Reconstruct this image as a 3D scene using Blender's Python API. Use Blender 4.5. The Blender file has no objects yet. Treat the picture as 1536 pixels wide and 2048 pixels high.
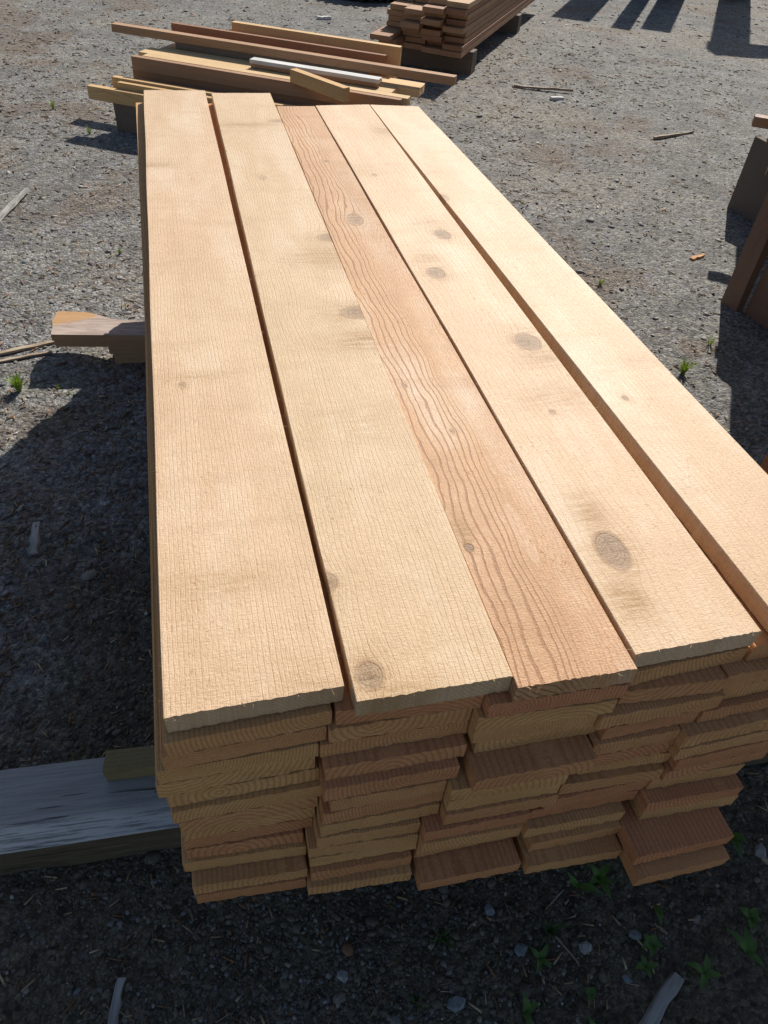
import bpy, bmesh, math, random
import numpy as np
from mathutils import Vector, Matrix

rng = np.random.default_rng(7)
random.seed(7)
scene = bpy.context.scene
COL = scene.collection
R = math.radians

# ------------------------------------------------------------------ camera
cam_d = bpy.data.cameras.new('camera')
cam = bpy.data.objects.new('camera', cam_d)
COL.objects.link(cam)
cam_d.sensor_fit = 'VERTICAL'
cam_d.sensor_height = 24.0
cam_d.lens = 24.0 * 1448.23 / 2048
cam_d.clip_start = 0.02
cam_d.clip_end = 800
right = Vector((0.969112, -0.237242, 0.067361))
up = Vector((0.118676, 0.688049, 0.715894))
fwd = Vector((0.216188, 0.685788, -0.694952))
m = Matrix((right, up, -fwd)).transposed().to_4x4()
m.translation = Vector((0, 0, 1.604))
cam.matrix_world = m
scene.camera = cam

# ------------------------------------------------------------------ sky, sun, exposure
SUN_EL, SUN_AZ = 37.5, 34.3
world = bpy.data.worlds.new('World')
scene.world = world
world.use_nodes = True
wt = world.node_tree
bg = wt.nodes['Background']
sky = wt.nodes.new('ShaderNodeTexSky')
sky.sky_type = 'NISHITA'
sky.sun_disc = False
sky.sun_elevation = R(SUN_EL)
sky.sun_rotation = R(SUN_AZ)
wt.links.new(sky.outputs[0], bg.inputs[0])
bg.inputs[1].default_value = 0.063
sun_d = bpy.data.lights.new('sun', 'SUN')
sun_d.energy = 4.6
sun_d.angle = R(0.5)
sun_d.color = (1.0, 0.945, 0.86)
sun = bpy.data.objects.new('sun', sun_d)
COL.objects.link(sun)
sdir = Vector((math.sin(R(SUN_AZ)) * math.cos(R(SUN_EL)), math.cos(R(SUN_AZ)) * math.cos(R(SUN_EL)), math.sin(R(SUN_EL))))
sun.rotation_euler = sdir.to_track_quat('Z', 'Y').to_euler()
sun.location = sdir * 30
vs = scene.view_settings
vs.view_transform = 'Standard'
vs.look = 'None'
vs.gamma = 1.0
vs.use_curve_mapping = False
vs.exposure = 0.45


# ------------------------------------------------------------------ helpers: objects
def tag(o, label, cat, group=None):
    o['label'] = label
    o['category'] = cat
    if group:
        o['group'] = group
    return o


def mesh_obj(name, verts, faces, mat, parent=None, smooth=False):
    me = bpy.data.meshes.new(name)
    me.from_pydata([tuple(v) for v in verts], [], [tuple(f) for f in faces])
    if mat:
        me.materials.append(mat)
    if smooth:
        me.polygons.foreach_set('use_smooth', [True] * len(me.polygons))
    me.update()
    o = bpy.data.objects.new(name, me)
    COL.objects.link(o)
    if parent:
        o.parent = parent
    return o


def empty(name, loc, rz=0.0):
    o = bpy.data.objects.new(name, None)
    COL.objects.link(o)
    o.location = loc
    o.rotation_euler = (0, 0, rz)
    o.empty_display_size = 0.05
    return o


def wob(n, amp, cut=6):
    """smooth random curve of n samples"""
    t = np.linspace(0, 1, n)
    s = np.zeros(n)
    for k in range(1, cut + 1):
        s += rng.normal() / k ** 0.7 * np.sin(2 * math.pi * (k * t * 0.7 + rng.random()))
    return s * amp / 2.0


def board_mesh(name, w0, w1, xb, L0, L1, t, nx, ny, c=0.0015, edge=0.001, end=0.0012, bow=0.0, skew=0.0, wane=0.0):
    """rough-sawn board: local x across, y along (front at 0), z thickness.
    w0,w1 width at front/back; xb shift of the back centre; L0,L1 length at left/right edge; skew of front end (dy over width)"""
    ys = np.linspace(0, 1, ny + 1)
    el, er = wob(ny + 1, edge), wob(ny + 1, edge)
    el2, er2 = el + rng.normal(0, edge * 0.35, ny + 1), er + rng.normal(0, edge * 0.35, ny + 1)
    bz = bow * np.sin(math.pi * ys)
    rows = []
    for j, v in enumerate(ys):
        w = w0 + (w1 - w0) * v
        cx = xb * v
        prof = []
        xs = np.linspace(-w / 2 + c, w / 2 - c, nx + 1)
        for x in xs:
            prof.append((x, t / 2, el[j] if x < 0 else er[j]))
        prof.append((w / 2, t / 2 - c - (wane if v < 1 else 0), er[j]))
        prof.append((w / 2, -t / 2 + c, er2[j]))
        for x in xs[::-1]:
            prof.append((x, -t / 2, el2[j] if x < 0 else er2[j]))
        prof.append((-w / 2, -t / 2 + c, el2[j]))
        prof.append((-w / 2, t / 2 - c, el[j]))
        row = []
        for (x, z, e) in prof:
            k = abs(x) / (w / 2)
            f = (x / w + 0.5)
            y0 = skew * (f - 0.5)
            y1 = L0 + (L1 - L0) * f
            y = y0 + (y1 - y0) * v
            if v == 0:
                y += rng.normal(0, end)
            if v == 1:
                y += rng.normal(0, end)
            row.append((x + cx + e * k, y, z + bz[j]))
        rows.append(row)
    n = len(rows[0])
    verts = [p for r_ in rows for p in r_]
    faces = []
    for j in range(ny):
        for i in range(n):
            a, b = j * n + i, j * n + (i + 1) % n
            faces.append((a, b, b + n, a + n))
    # end caps as strips between top and bottom rows, so that they shade flat
    for j, flip in ((0, False), (ny, True)):
        o = j * n
        top = [o + i for i in range(nx + 1)]
        bot = [o + nx + 3 + (nx - i) for i in range(nx + 1)]
        rt, rb = o + nx + 1, o + nx + 2
        lb, lt = o + 2 * nx + 4, o + 2 * nx + 5
        caps = []
        for i in range(nx):
            caps.append((top[i], bot[i], bot[i + 1], top[i + 1]))
        caps.append((top[nx], bot[nx], rb, rt))
        caps.append((lt, lb, bot[0], top[0]))
        for f in caps:
            faces.append(f[::-1] if flip else f)
    me = bpy.data.meshes.new(name)
    me.from_pydata(verts, [], faces)
    me.update()
    return me


def box_board(name, loc, rz, w, L, t, mat, nx=4, ny=6, tone=0.3, edge=0.001, end=0.0012, color=None, rx=0.0, ry=0.0, **kw):
    me = board_mesh(name, w, w, 0, L, L, t, nx, ny, edge=edge, end=end, **kw)
    me.materials.append(mat)
    o = bpy.data.objects.new(name, me)
    COL.objects.link(o)
    o.location = loc
    o.rotation_euler = (rx, ry, rz)
    o.color = color or (tone, rng.random(), rng.random(), rng.random())
    return o


# ------------------------------------------------------------------ helpers: nodes
class NT:
    def __init__(s, name):
        s.mat = bpy.data.materials.new(name)
        s.mat.use_nodes = True
        s.t = s.mat.node_tree
        s.b = s.t.nodes['Principled BSDF']

    def n(s, typ, **kw):
        nd = s.t.nodes.new(typ)
        for k, v in kw.items():
            setattr(nd, k, v)
        return nd

    def put(s, sock, v):
        if isinstance(v, bpy.types.NodeSocket):
            s.t.links.new(v, sock)
        elif isinstance(v, (tuple, list)):
            sock.default_value = tuple(v) if len(v) == len(sock.default_value) else (*v, 1.0)
        else:
            sock.default_value = v

    def m(s, op, a, b=None, c=None, clamp=False):
        nd = s.n('ShaderNodeMath', operation=op, use_clamp=clamp)
        s.put(nd.inputs[0], a)
        if b is not None:
            s.put(nd.inputs[1], b)
        if c is not None:
            s.put(nd.inputs[2], c)
        return nd.outputs[0]

    def ss(s, x, lo, hi):
        nd = s.n('ShaderNodeMapRange', interpolation_type='SMOOTHSTEP')
        s.put(nd.inputs['Value'], x)
        nd.inputs['From Min'].default_value = lo
        nd.inputs['From Max'].default_value = hi
        return nd.outputs[0]

    def mr(s, x, lo, hi, a, b):
        nd = s.n('ShaderNodeMapRange')
        s.put(nd.inputs['Value'], x)
        nd.inputs['From Min'].default_value = lo
        nd.inputs['From Max'].default_value = hi
        nd.inputs['To Min'].default_value = a
        nd.inputs['To Max'].default_value = b
        return nd.outputs[0]

    def mix(s, f, a, b, mode='MIX'):
        nd = s.n('ShaderNodeMix', data_type='RGBA', blend_type=mode)
        s.put(nd.inputs[0], f)
        s.put(nd.inputs[6], a)
        s.put(nd.inputs[7], b)
        return nd.outputs[2]

    def comb(s, x, y, z):
        nd = s.n('ShaderNodeCombineXYZ')
        for i, v in enumerate((x, y, z)):
            s.put(nd.inputs[i], v)
        return nd.outputs[0]

    def noise(s, vec, scale, detail=2.0, rough=0.5, dist=0.0):
        nd = s.n('ShaderNodeTexNoise')
        s.put(nd.inputs['Vector'], vec)
        nd.inputs['Scale'].default_value = scale
        nd.inputs['Detail'].default_value = detail
        nd.inputs['Roughness'].default_value = rough
        nd.inputs['Distortion'].default_value = dist
        return nd.outputs[0]

    def voro(s, vec, scale, feature='F1'):
        nd = s.n('ShaderNodeTexVoronoi', feature=feature)
        s.put(nd.inputs['Vector'], vec)
        nd.inputs['Scale'].default_value = scale
        return nd

    def coords(s):
        tc = s.n('ShaderNodeTexCoord')
        sp = s.n('ShaderNodeSeparateXYZ')
        s.t.links.new(tc.outputs['Object'], sp.inputs[0])
        return tc.outputs['Object'], sp.outputs[0], sp.outputs[1], sp.outputs[2]

    def normal_y(s):
        """|object-space normal y| : 1 on board ends"""
        g = s.n('ShaderNodeNewGeometry')
        vt = s.n('ShaderNodeVectorTransform', vector_type='NORMAL', convert_from='WORLD', convert_to='OBJECT')
        s.t.links.new(g.outputs['True Normal'], vt.inputs[0])
        sp = s.n('ShaderNodeSeparateXYZ')
        s.t.links.new(vt.outputs[0], sp.inputs[0])
        return s.m('ABSOLUTE', sp.outputs[1])

    def bump(s, h, strength, dist):
        nd = s.n('ShaderNodeBump')
        nd.inputs['Strength'].default_value = strength
        nd.inputs['Distance'].default_value = dist
        s.put(nd.inputs['Height'], h)
        s.t.links.new(nd.outputs[0], s.b.inputs['Normal'])

    def done(s, color, rough=0.7, spec=0.3):
        s.put(s.b.inputs['Base Color'], color)
        s.put(s.b.inputs['Roughness'], rough)
        s.b.inputs['Specular IOR Level'].default_value = spec
        return s.mat


def top_wood(name, c1, c2, late, freq, knots, line=0.6, wav=0.01, split=None, thick=0.72, seed=0.0, saw=0.6, rough=0.5, smudges=(), pale=(), wave=0.0):
    """face of a rough-sawn fir board: grain lines that flow round knots, saw marks across, woolly surface.
    knots: (x, y, half-width, half-length, darkness)"""
    q = NT(name)
    P, x, y, z = q.coords()
    off = q.comb(x, q.m('ADD', y, seed), z)
    st = q.comb(q.m('MULTIPLY', x, 5.0), q.m('MULTIPLY_ADD', y, 0.9, seed), q.m('MULTIPLY', z, 5.0))
    n1 = q.noise(st, 1.6, 2.0)
    n2 = q.noise(q.comb(q.m('MULTIPLY', x, 3.0), q.m('ADD', y, seed * 1.7), z), 7.0, 3.0)
    g = q.m('ADD', x, q.m('MULTIPLY', q.m('SUBTRACT', n1, 0.5), wav * 2.5))
    g = q.m('ADD', g, q.m('MULTIPLY', q.m('SUBTRACT', n2, 0.5), wav * 0.55))
    n3 = q.noise(q.comb(q.m('MULTIPLY', x, 2.0), q.m('ADD', y, seed * 2.3), z), 5.5, 2.0, 0.5)
    g = q.m('ADD', g, q.m('MULTIPLY', q.m('SUBTRACT', n3, 0.5), wave))
    streak = q.noise(q.comb(q.m('MULTIPLY', x, 16.0), q.m('MULTIPLY', q.m('ADD', y, seed), 120.0), z), 1.0, 4.0, 0.65)
    kin, kedge, kbrown, near, kd = 0.0, 0.0, 0.0, 0.0, 9.0
    for (kx, ky, rx, ry, dk) in knots:
        dx = q.m('SUBTRACT', x, kx)
        dy = q.m('MULTIPLY', q.m('SUBTRACT', y, ky), rx / ry)
        r2 = q.m('ADD', q.m('MULTIPLY', dx, dx), q.m('MULTIPLY', dy, dy))
        r2 = q.m('ADD', r2, rx * rx * 0.05)
        g = q.m('SUBTRACT', g, q.m('MULTIPLY', dx, q.m('DIVIDE', rx * rx * 0.95, r2)))
        d = q.m('DIVIDE', q.m('SQRT', r2), rx)
        d = q.m('ADD', d, q.m('MULTIPLY', q.m('SUBTRACT', q.noise(off, 40.0, 2.0), 0.5), 0.30))
        near = q.m('MAXIMUM', near, q.m('MULTIPLY', q.ss(d, 4.5, 1.2), min(1.0, dk)))
        kd = q.m('MINIMUM', kd, d)
        ins = q.m('MULTIPLY', q.m('SUBTRACT', 1.0, q.ss(d, 0.90, 1.0)), dk)
        kin = q.m('MAXIMUM', kin, ins)
        ed = q.m('MULTIPLY', q.m('MULTIPLY', q.ss(d, 0.88, 0.99), q.m('SUBTRACT', 1.0, q.ss(d, 1.02, 1.28))), dk)
        kedge = q.m('MAXIMUM', kedge, ed)
        # stained wood lies above and below the knot
        dy2 = q.m('MULTIPLY', dy, 0.62)
        rb = q.m('ADD', q.m('MULTIPLY', q.m('MULTIPLY', dx, dx), 0.5), q.m('MULTIPLY', dy2, dy2))
        br = q.m('POWER', 2.718, q.m('DIVIDE', rb, -rx * rx * 1.3))
        br = q.m('MULTIPLY', br, q.m('MULTIPLY', q.ss(streak, 0.32, 0.62), min(1.0, dk * 1.2)))
        kbrown = q.m('MAXIMUM', kbrown, br)
    for (kx, ky, rx, ry, dk) in smudges:
        dx = q.m('DIVIDE', q.m('SUBTRACT', x, kx), rx)
        dy = q.m('DIVIDE', q.m('SUBTRACT', y, ky), ry)
        rb = q.m('ADD', q.m('MULTIPLY', dx, dx), q.m('MULTIPLY', dy, dy))
        br = q.m('MULTIPLY', q.m('POWER', 2.718, q.m('MULTIPLY', rb, -1.0)), dk)
        br = q.m('MULTIPLY', br, q.mr(streak, 0.35, 0.65, 0.25, 1.35))
        kbrown = q.m('MAXIMUM', kbrown, br)
    ys = q.m('ADD', y, seed)
    # wool of torn fibres: threads along the board crossed by the teeth marks
    fa = q.noise(q.comb(q.m('MULTIPLY', x, 430.0), q.m('MULTIPLY', ys, 75.0), z), 1.0, 3.0, 0.65)
    fb = q.noise(q.comb(q.m('MULTIPLY', x, 85.0), q.m('MULTIPLY', ys, 430.0), z), 1.0, 3.0, 0.65)
    fine = q.m('ADD', q.m('MULTIPLY', fa, 0.5), q.m('MULTIPLY', fb, 0.5))
    fine2 = q.noise(off, 330.0, 2.0, 0.7)
    jag = q.noise(q.comb(q.m('MULTIPLY', x, 40.0), q.m('MULTIPLY', y, 110.0), z), 1.0, 3.0, 0.6)
    gap = q.m('MULTIPLY', q.noise(q.comb(q.m('MULTIPLY', g, 24.0), seed, 0.0), 1.0, 2.0), 2.6)
    ph = q.m('ADD', q.m('ADD', gap, q.m('MULTIPLY', q.m('ADD', g, q.m('MULTIPLY', z, 0.8)), freq)), q.m('MULTIPLY', q.m('SUBTRACT', jag, 0.5), 0.17))
    fr = q.m('FRACT', ph)
    ln = q.m('MULTIPLY', q.ss(fr, thick, thick + 0.18), q.m('SUBTRACT', 1.0, q.ss(fr, 0.93, 1.0)))
    vis = q.mr(q.noise(st, 2.6, 2.0), 0.3, 0.7, 0.85 if split is not None else 0.35, 1.0)
    vis = q.m('MULTIPLY', vis, q.mr(fb, 0.3, 0.6, 0.75 if split is not None else 0.45, 1.0))
    if split is not None:   # grain strong on the left of x = split, faint fine flecks on the right
        sm = q.ss(q.m('ADD', g, q.m('MULTIPLY', q.m('SUBTRACT', n1, 0.5), 0.05)), split + 0.03, split - 0.03)
        ph2 = q.m('FRACT', q.m('MULTIPLY_ADD', g, freq * 2.1, q.m('MULTIPLY', jag, 1.1)))
        ln2 = q.m('MULTIPLY', q.ss(ph2, 0.55, 0.95), 0.42)
        ln = q.m('ADD', q.m('MULTIPLY', ln, sm), q.m('MULTIPLY', ln2, q.m('SUBTRACT', 1.0, sm)))
    ln = q.m('MULTIPLY', ln, vis)
    lstr = q.m('ADD', line, q.m('MULTIPLY', near, 0.45), clamp=True)
    # saw marks across the board
    sn = q.noise(q.comb(q.m('MULTIPLY', x, 9.0), q.m('MULTIPLY', y, 30.0), seed), 1.0, 2.0)
    sp = q.m('FRACT', q.m('ADD', q.m('MULTIPLY', q.m('MULTIPLY_ADD', x, 0.05, y), 150.0), q.m('MULTIPLY', sn, 1.6)))
    sl = q.m('MULTIPLY', q.ss(sp, 0.78, 0.93), q.m('SUBTRACT', 1.0, q.ss(sp, 0.95, 1.0)))
    sl = q.m('MULTIPLY', sl, q.ss(q.noise(q.comb(q.m('MULTIPLY', x, 14.0), q.m('MULTIPLY', y, 60.0), 3.0), 1.0, 3.0), 0.40, 0.66))
    sl = q.m('MULTIPLY', sl, saw)
    endm = q.ss(q.normal_y(), 0.5, 0.8)
    sl = q.m('MULTIPLY', sl, q.m('SUBTRACT', 1.0, endm))
    # colour
    col = q.mix(q.ss(q.noise(st, 1.1, 3.0), 0.3, 0.7), c1, c2)
    col = q.mix(q.mr(q.noise(off, 26.0, 3.0, 0.6), 0.3, 0.75, 0.0, 0.22), col, late)
    # broad pale and tan drifts along the board
    dr = q.noise(q.comb(q.m('MULTIPLY', x, 9.0), q.m('MULTIPLY_ADD', y, 2.2, seed), z), 1.0, 4.0, 0.6)
    col = q.mix(q.mr(dr, 0.50, 0.72, 0.0, 0.55), col, (0.76, 0.63, 0.475))
    col = q.mix(q.mr(dr, 0.50, 0.28, 0.0, 0.60), col, q.mix(0.5, c1, late))
    bands = q.noise(q.comb(q.m('MULTIPLY', x, 2.5), q.m('MULTIPLY_ADD', y, 16.0, seed), z), 1.0, 4.0, 0.65)
    col = q.mix(q.mr(bands, 0.52, 0.72, 0.0, 0.62), col, q.mix(0.45, c1, late))
    for (kx, ky, rx, ry, dk) in pale:
        dx = q.m('DIVIDE', q.m('SUBTRACT', x, kx), rx)
        dy = q.m('DIVIDE', q.m('SUBTRACT', y, ky), ry)
        dd = q.m('ADD', q.m('ADD', q.m('MULTIPLY', dx, dx), q.m('MULTIPLY', dy, dy)), q.m('MULTIPLY', q.m('SUBTRACT', n2, 0.5), 0.8))
        pm = q.m('MULTIPLY', q.ss(dd, 1.05, 0.85), dk)
        col = q.mix(q.m('MULTIPLY', pm, 0.7), col, (0.72, 0.53, 0.38))
        ln = q.m('MULTIPLY', ln, q.m('SUBTRACT', 1.0, pm))
    col = q.mix(q.m('MULTIPLY', ln, lstr), col, late)
    col = q.mix(q.m('MULTIPLY', sl, 0.34), col, late)
    col = q.mix(q.m('MULTIPLY', kbrown, 0.92, clamp=True), col, (0.32, 0.17, 0.052))
    krings = q.m('FRACT', q.m('MULTIPLY', kd, 5.0))
    kcol = q.mix(q.ss(krings, 0.4, 0.95), (0.30, 0.19, 0.112), (0.18, 0.105, 0.058))
    kcol = q.mix(q.m('MULTIPLY', q.ss(streak, 0.50, 0.66), 0.75), kcol, (0.085, 0.05, 0.03))
    col = q.mix(kin, col, kcol)
    col = q.mix(q.m('MULTIPLY', kedge, 0.62), col, (0.17, 0.07, 0.02))
    spk = q.ss(q.noise(off, 210.0, 2.0, 0.6), 0.64, 0.72)
    spk = q.m('MULTIPLY', spk, q.ss(q.noise(off, 14.0, 3.0), 0.42, 0.62))
    col = q.mix(q.m('MULTIPLY', spk, 0.6), col, (0.26, 0.125, 0.045))
    torn = q.ss(q.noise(q.comb(q.m('MULTIPLY', x, 120.0), q.m('MULTIPLY', ys, 70.0), z), 1.0, 4.0, 0.7), 0.60, 0.70)
    torn = q.m('MULTIPLY', torn, q.ss(q.noise(off, 9.0, 4.0, 0.6), 0.50, 0.64))
    col = q.mix(q.m('MULTIPLY', torn, 0.55), col, late)
    col = q.mix(q.mr(fine, 0.34, 0.56, 0.38, 0.0), col, late)
    col = q.mix(q.mr(fine2, 0.52, 0.78, 0.0, 0.40), col, (0.82, 0.68, 0.50))
    h = q.m('MULTIPLY', fine, 2.2)
    h = q.m('MULTIPLY_ADD', fine2, 0.9, h)
    h = q.m('SUBTRACT', h, q.m('MULTIPLY', ln, 0.55))
    h = q.m('SUBTRACT', h, q.m('MULTIPLY', sl, 0.10))
    h = q.m('SUBTRACT', h, q.m('MULTIPLY', kin, 0.8))
    h = q.m('SUBTRACT', h, q.m('MULTIPLY', torn, 0.9))
    q.bump(h, 0.55, 0.0013)
    return q.done(col, q.mr(fine2, 0.3, 0.7, rough - 0.06, rough + 0.16), 0.30)


def solid_wood(name, pal, rough=0.75, ring=0.0052, bump=0.5):
    """wood as a solid: growth rings round a pith line, so that sides show grain and ends show arcs.
    object colour: r tone between the two palettes, g/b place of the pith, a ring width"""
    q = NT(name)
    P, x, y, z = q.coords()
    oi = q.n('ShaderNodeObjectInfo')
    sc = q.n('ShaderNodeSeparateColor')
    q.t.links.new(oi.outputs['Color'], sc.inputs[0])
    tone, pa, pb, pw, rnd = sc.outputs[0], sc.outputs[1], sc.outputs[2], oi.outputs['Alpha'], oi.outputs['Random']
    sd = q.m('MULTIPLY', rnd, 37.0)
    lowv = q.comb(q.m('MULTIPLY', x, 2.0), q.m('MULTIPLY_ADD', y, 0.8, sd), z)
    lw = q.noise(lowv, 1.3, 2.0)
    lw2 = q.noise(lowv, 9.0, 3.0, 0.6)
    px = q.mr(pa, 0, 1, -0.10, 0.10)
    pz = q.mr(pb, 0, 1, -0.075, 0.06)
    dx = q.m('ADD', q.m('SUBTRACT', x, px), q.m('MULTIPLY', q.m('SUBTRACT', lw, 0.5), 0.05))
    dz = q.m('ADD', q.m('SUBTRACT', z, pz), q.m('MULTIPLY', q.m('SUBTRACT', lw2, 0.5), 0.012))
    r = q.m('SQRT', q.m('ADD', q.m('MULTIPLY', dx, dx), q.m('MULTIPLY', dz, dz)))
    jag = q.noise(q.comb(q.m('MULTIPLY', x, 55.0), q.m('MULTIPLY', y, 90.0), q.m('MULTIPLY', z, 55.0)), 2.2, 2.0)
    ph = q.m('MULTIPLY', r, q.mr(pw, 0, 1, 0.5 / ring, 1.3 / ring))
    ph = q.m('ADD', ph, q.m('MULTIPLY', jag, 0.35))
    fr = q.m('FRACT', ph)
    ln = q.m('MULTIPLY', q.ss(fr, 0.35, 0.88), q.m('SUBTRACT', 1.0, q.ss(fr, 0.92, 1.0)))
    ey, rd, el, rl = pal
    early = q.mix(tone, ey, rd)
    late = q.mix(tone, el, rl)
    endm = q.ss(q.normal_y(), 0.5, 0.8)
    col = q.mix(q.m('MULTIPLY', ln, q.mr(endm, 0, 1, 0.45, 0.58)), early, late)
    off = q.comb(x, q.m('ADD', y, sd), z)
    pat = q.noise(q.comb(q.m('MULTIPLY', x, 1.5), q.m('MULTIPLY_ADD', y, 0.6, sd), q.m('MULTIPLY', z, 6.0)), 5.0, 4.0, 0.6)
    col = q.mix(q.mr(pat, 0.38, 0.75, 0.0, 0.42), col, late)
    col = q.mix(q.m('MULTIPLY', q.ss(q.noise(off, 17.0, 4.0, 0.65), 0.58, 0.75), 0.28), col, (0.15, 0.085, 0.04))
    fine = q.noise(off, 240.0, 3.0, 0.65)
    col = q.mix(q.mr(fine, 0.25, 0.65, 0.36, 0.0), col, q.mix(0.5, late, (0.10, 0.05, 0.02)))
    # saw marks: across on sides, slanting on ends
    ws = q.m('FRACT', q.m('ADD', q.m('MULTIPLY', y, 100.0), q.m('MULTIPLY', jag, 0.8)))
    we = q.m('FRACT', q.m('MULTIPLY', q.m('ADD', x, q.m('MULTIPLY', z, -1.6)), 330.0))
    sm = q.m('ADD', q.m('MULTIPLY', ws, q.m('SUBTRACT', 1.0, endm)), q.m('MULTIPLY', we, q.m('MULTIPLY', endm, 0.6)))
    h = q.m('ADD', q.m('MULTIPLY', fine, 1.6), q.m('MULTIPLY', sm, 0.5))
    h = q.m('SUBTRACT', h, q.m('MULTIPLY', ln, 0.6))
    q.bump(h, bump, 0.0015)
    return q.done(col, rough, 0.25)


PALE = (0.635, 0.435, 0.255)
PALE2 = (0.60, 0.385, 0.235)
LATE = (0.40, 0.215, 0.095)
M_fir = solid_wood('fir_wood', ((0.70, 0.420, 0.180), (0.64, 0.290, 0.140), (0.40, 0.180, 0.058), (0.33, 0.115, 0.046)))
M_olive = solid_wood('olive_brown_wood', ((0.30, 0.235, 0.12), (0.27, 0.20, 0.10), (0.20, 0.15, 0.07), (0.17, 0.12, 0.055)))
M_red = solid_wood('red_brown_wood', ((0.60, 0.43, 0.25), (0.34, 0.165, 0.10), (0.38, 0.22, 0.11), (0.20, 0.09, 0.05)))
M_dark = solid_wood('dark_weathered_wood', ((0.17, 0.15, 0.13), (0.29, 0.18, 0.125), (0.10, 0.085, 0.07), (0.17, 0.10, 0.065)), rough=0.85)
M_bright = solid_wood('bright_planed_wood', ((0.72, 0.54, 0.31), (0.66, 0.43, 0.20), (0.50, 0.32, 0.14), (0.44, 0.23, 0.09)), ring=0.008, bump=0.25)


def grey_wood(name):
    q = NT(name)
    P, x, y, z = q.coords()
    st = q.comb(q.m('MULTIPLY', x, 3.0), q.m('MULTIPLY', y, 0.35), q.m('MULTIPLY', z, 3.0))
    g = q.noise(q.comb(q.m('MULTIPLY', x, 14.0), q.m('MULTIPLY', y, 0.55), q.m('MULTIPLY', z, 14.0)), 12.0, 8.0, 0.72)
    g2 = q.noise(st, 5.0, 3.0, 0.6)
    col = q.mix(q.ss(g, 0.30, 0.70), (0.31, 0.308, 0.30), (0.44, 0.44, 0.43))
    # old whitewash left along one arris of the top
    ed = q.m('MULTIPLY', q.ss(q.m('ADD', x, q.m('MULTIPLY', g2, 0.05)), 0.045, 0.085), q.ss(g, 0.44, 0.50))
    col = q.mix(q.m('MULTIPLY', ed, 0.85), col, (0.74, 0.73, 0.70))
    # the sides are darker and browner than the top
    gn = q.n('ShaderNodeNewGeometry')
    vt = q.n('ShaderNodeVectorTransform', vector_type='NORMAL', convert_from='WORLD', convert_to='OBJECT')
    q.t.links.new(gn.outputs['True Normal'], vt.inputs[0])
    sp = q.n('ShaderNodeSeparateXYZ')
    q.t.links.new(vt.outputs[0], sp.inputs[0])
    side = q.m('SUBTRACT', 1.0, q.ss(sp.outputs[2], 0.4, 0.8))
    scol = q.mix(q.ss(g, 0.35, 0.72), (0.11, 0.082, 0.05), (0.22, 0.175, 0.11))
    scol = q.mix(q.m('MULTIPLY', q.ss(g2, 0.6, 0.72), 0.6), scol, (0.34, 0.33, 0.29))
    col = q.mix(side, col, scol)
    crack = q.ss(q.noise(q.comb(q.m('MULTIPLY', x, 14.0), q.m('MULTIPLY', y, 0.7), q.m('MULTIPLY', z, 14.0)), 6.0, 2.0), 0.64, 0.70)
    col = q.mix(q.m('MULTIPLY', crack, 0.75), col, (0.05, 0.042, 0.035))
    f = q.noise(P, 300.0, 2.0, 0.6)
    h = q.m('ADD', q.m('MULTIPLY', g, 1.3), q.m('MULTIPLY', f, 0.7))
    h = q.m('SUBTRACT', h, crack)
    q.bump(h, 0.9, 0.004)
    return q.done(col, 0.8, 0.25)


M_grey = grey_wood('weathered_grey_timber')


def simple(name, c1, c2, scale=40.0, rough=0.8, bump=0.4, dist=0.002, stretch=1.0):
    q = NT(name)
    P, x, y, z = q.coords()
    v = q.comb(x, q.m('MULTIPLY', y, stretch), z)
    n = q.noise(v, scale, 4.0, 0.6)
    col = q.mix(q.ss(n, 0.3, 0.7), c1, c2)
    q.bump(q.noise(v, scale * 3, 3.0), bump, dist)
    return q.done(col, rough, 0.3)


M_chip = simple('split_wood_chip', (0.20, 0.19, 0.175), (0.40, 0.39, 0.365), 70, bump=0.8, stretch=0.15)
M_silver = simple('silvery_plank', (0.48, 0.47, 0.45), (0.66, 0.65, 0.63), 30, stretch=0.15)
M_stick = simple('dry_stick_bark', (0.24, 0.17, 0.11), (0.42, 0.34, 0.25), 80, stretch=0.2)
M_rubber = simple('black_rubber', (0.012, 0.012, 0.013), (0.03, 0.03, 0.03), 30, 0.7)
M_block = simple('concrete_block', (0.05, 0.048, 0.045), (0.09, 0.085, 0.08), 50)


def leaf_mat(name, c1, c2):
    q = NT(name)
    P, x, y, z = q.coords()
    n = q.noise(P, 60.0, 3.0)
    col = q.mix(q.ss(n, 0.3, 0.7), c1, c2)
    rib = q.ss(q.m('ABSOLUTE', x), 0.0012, 0.0)
    col = q.mix(q.m('MULTIPLY', rib, 0.5), col, (0.22, 0.33, 0.10))
    q.put(q.b.inputs['Base Color'], col)
    q.b.inputs['Roughness'].default_value = 0.5
    tr = q.n('ShaderNodeBsdfTranslucent')
    q.put(tr.inputs[0], tuple(min(1.0, v * 1.6) for v in c2))
    mx = q.n('ShaderNodeMixShader')
    mx.inputs[0].default_value = 0.45
    q.t.links.new(q.b.outputs[0], mx.inputs[1])
    q.t.links.new(tr.outputs[0], mx.inputs[2])
    q.t.links.new(mx.outputs[0], q.t.nodes['Material Output'].inputs[0])
    return q.mat


M_leaf = leaf_mat('green_leaf', (0.07, 0.155, 0.03), (0.12, 0.23, 0.05))
M_grass = leaf_mat('grass_blade', (0.20, 0.30, 0.05), (0.34, 0.42, 0.10))


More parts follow.
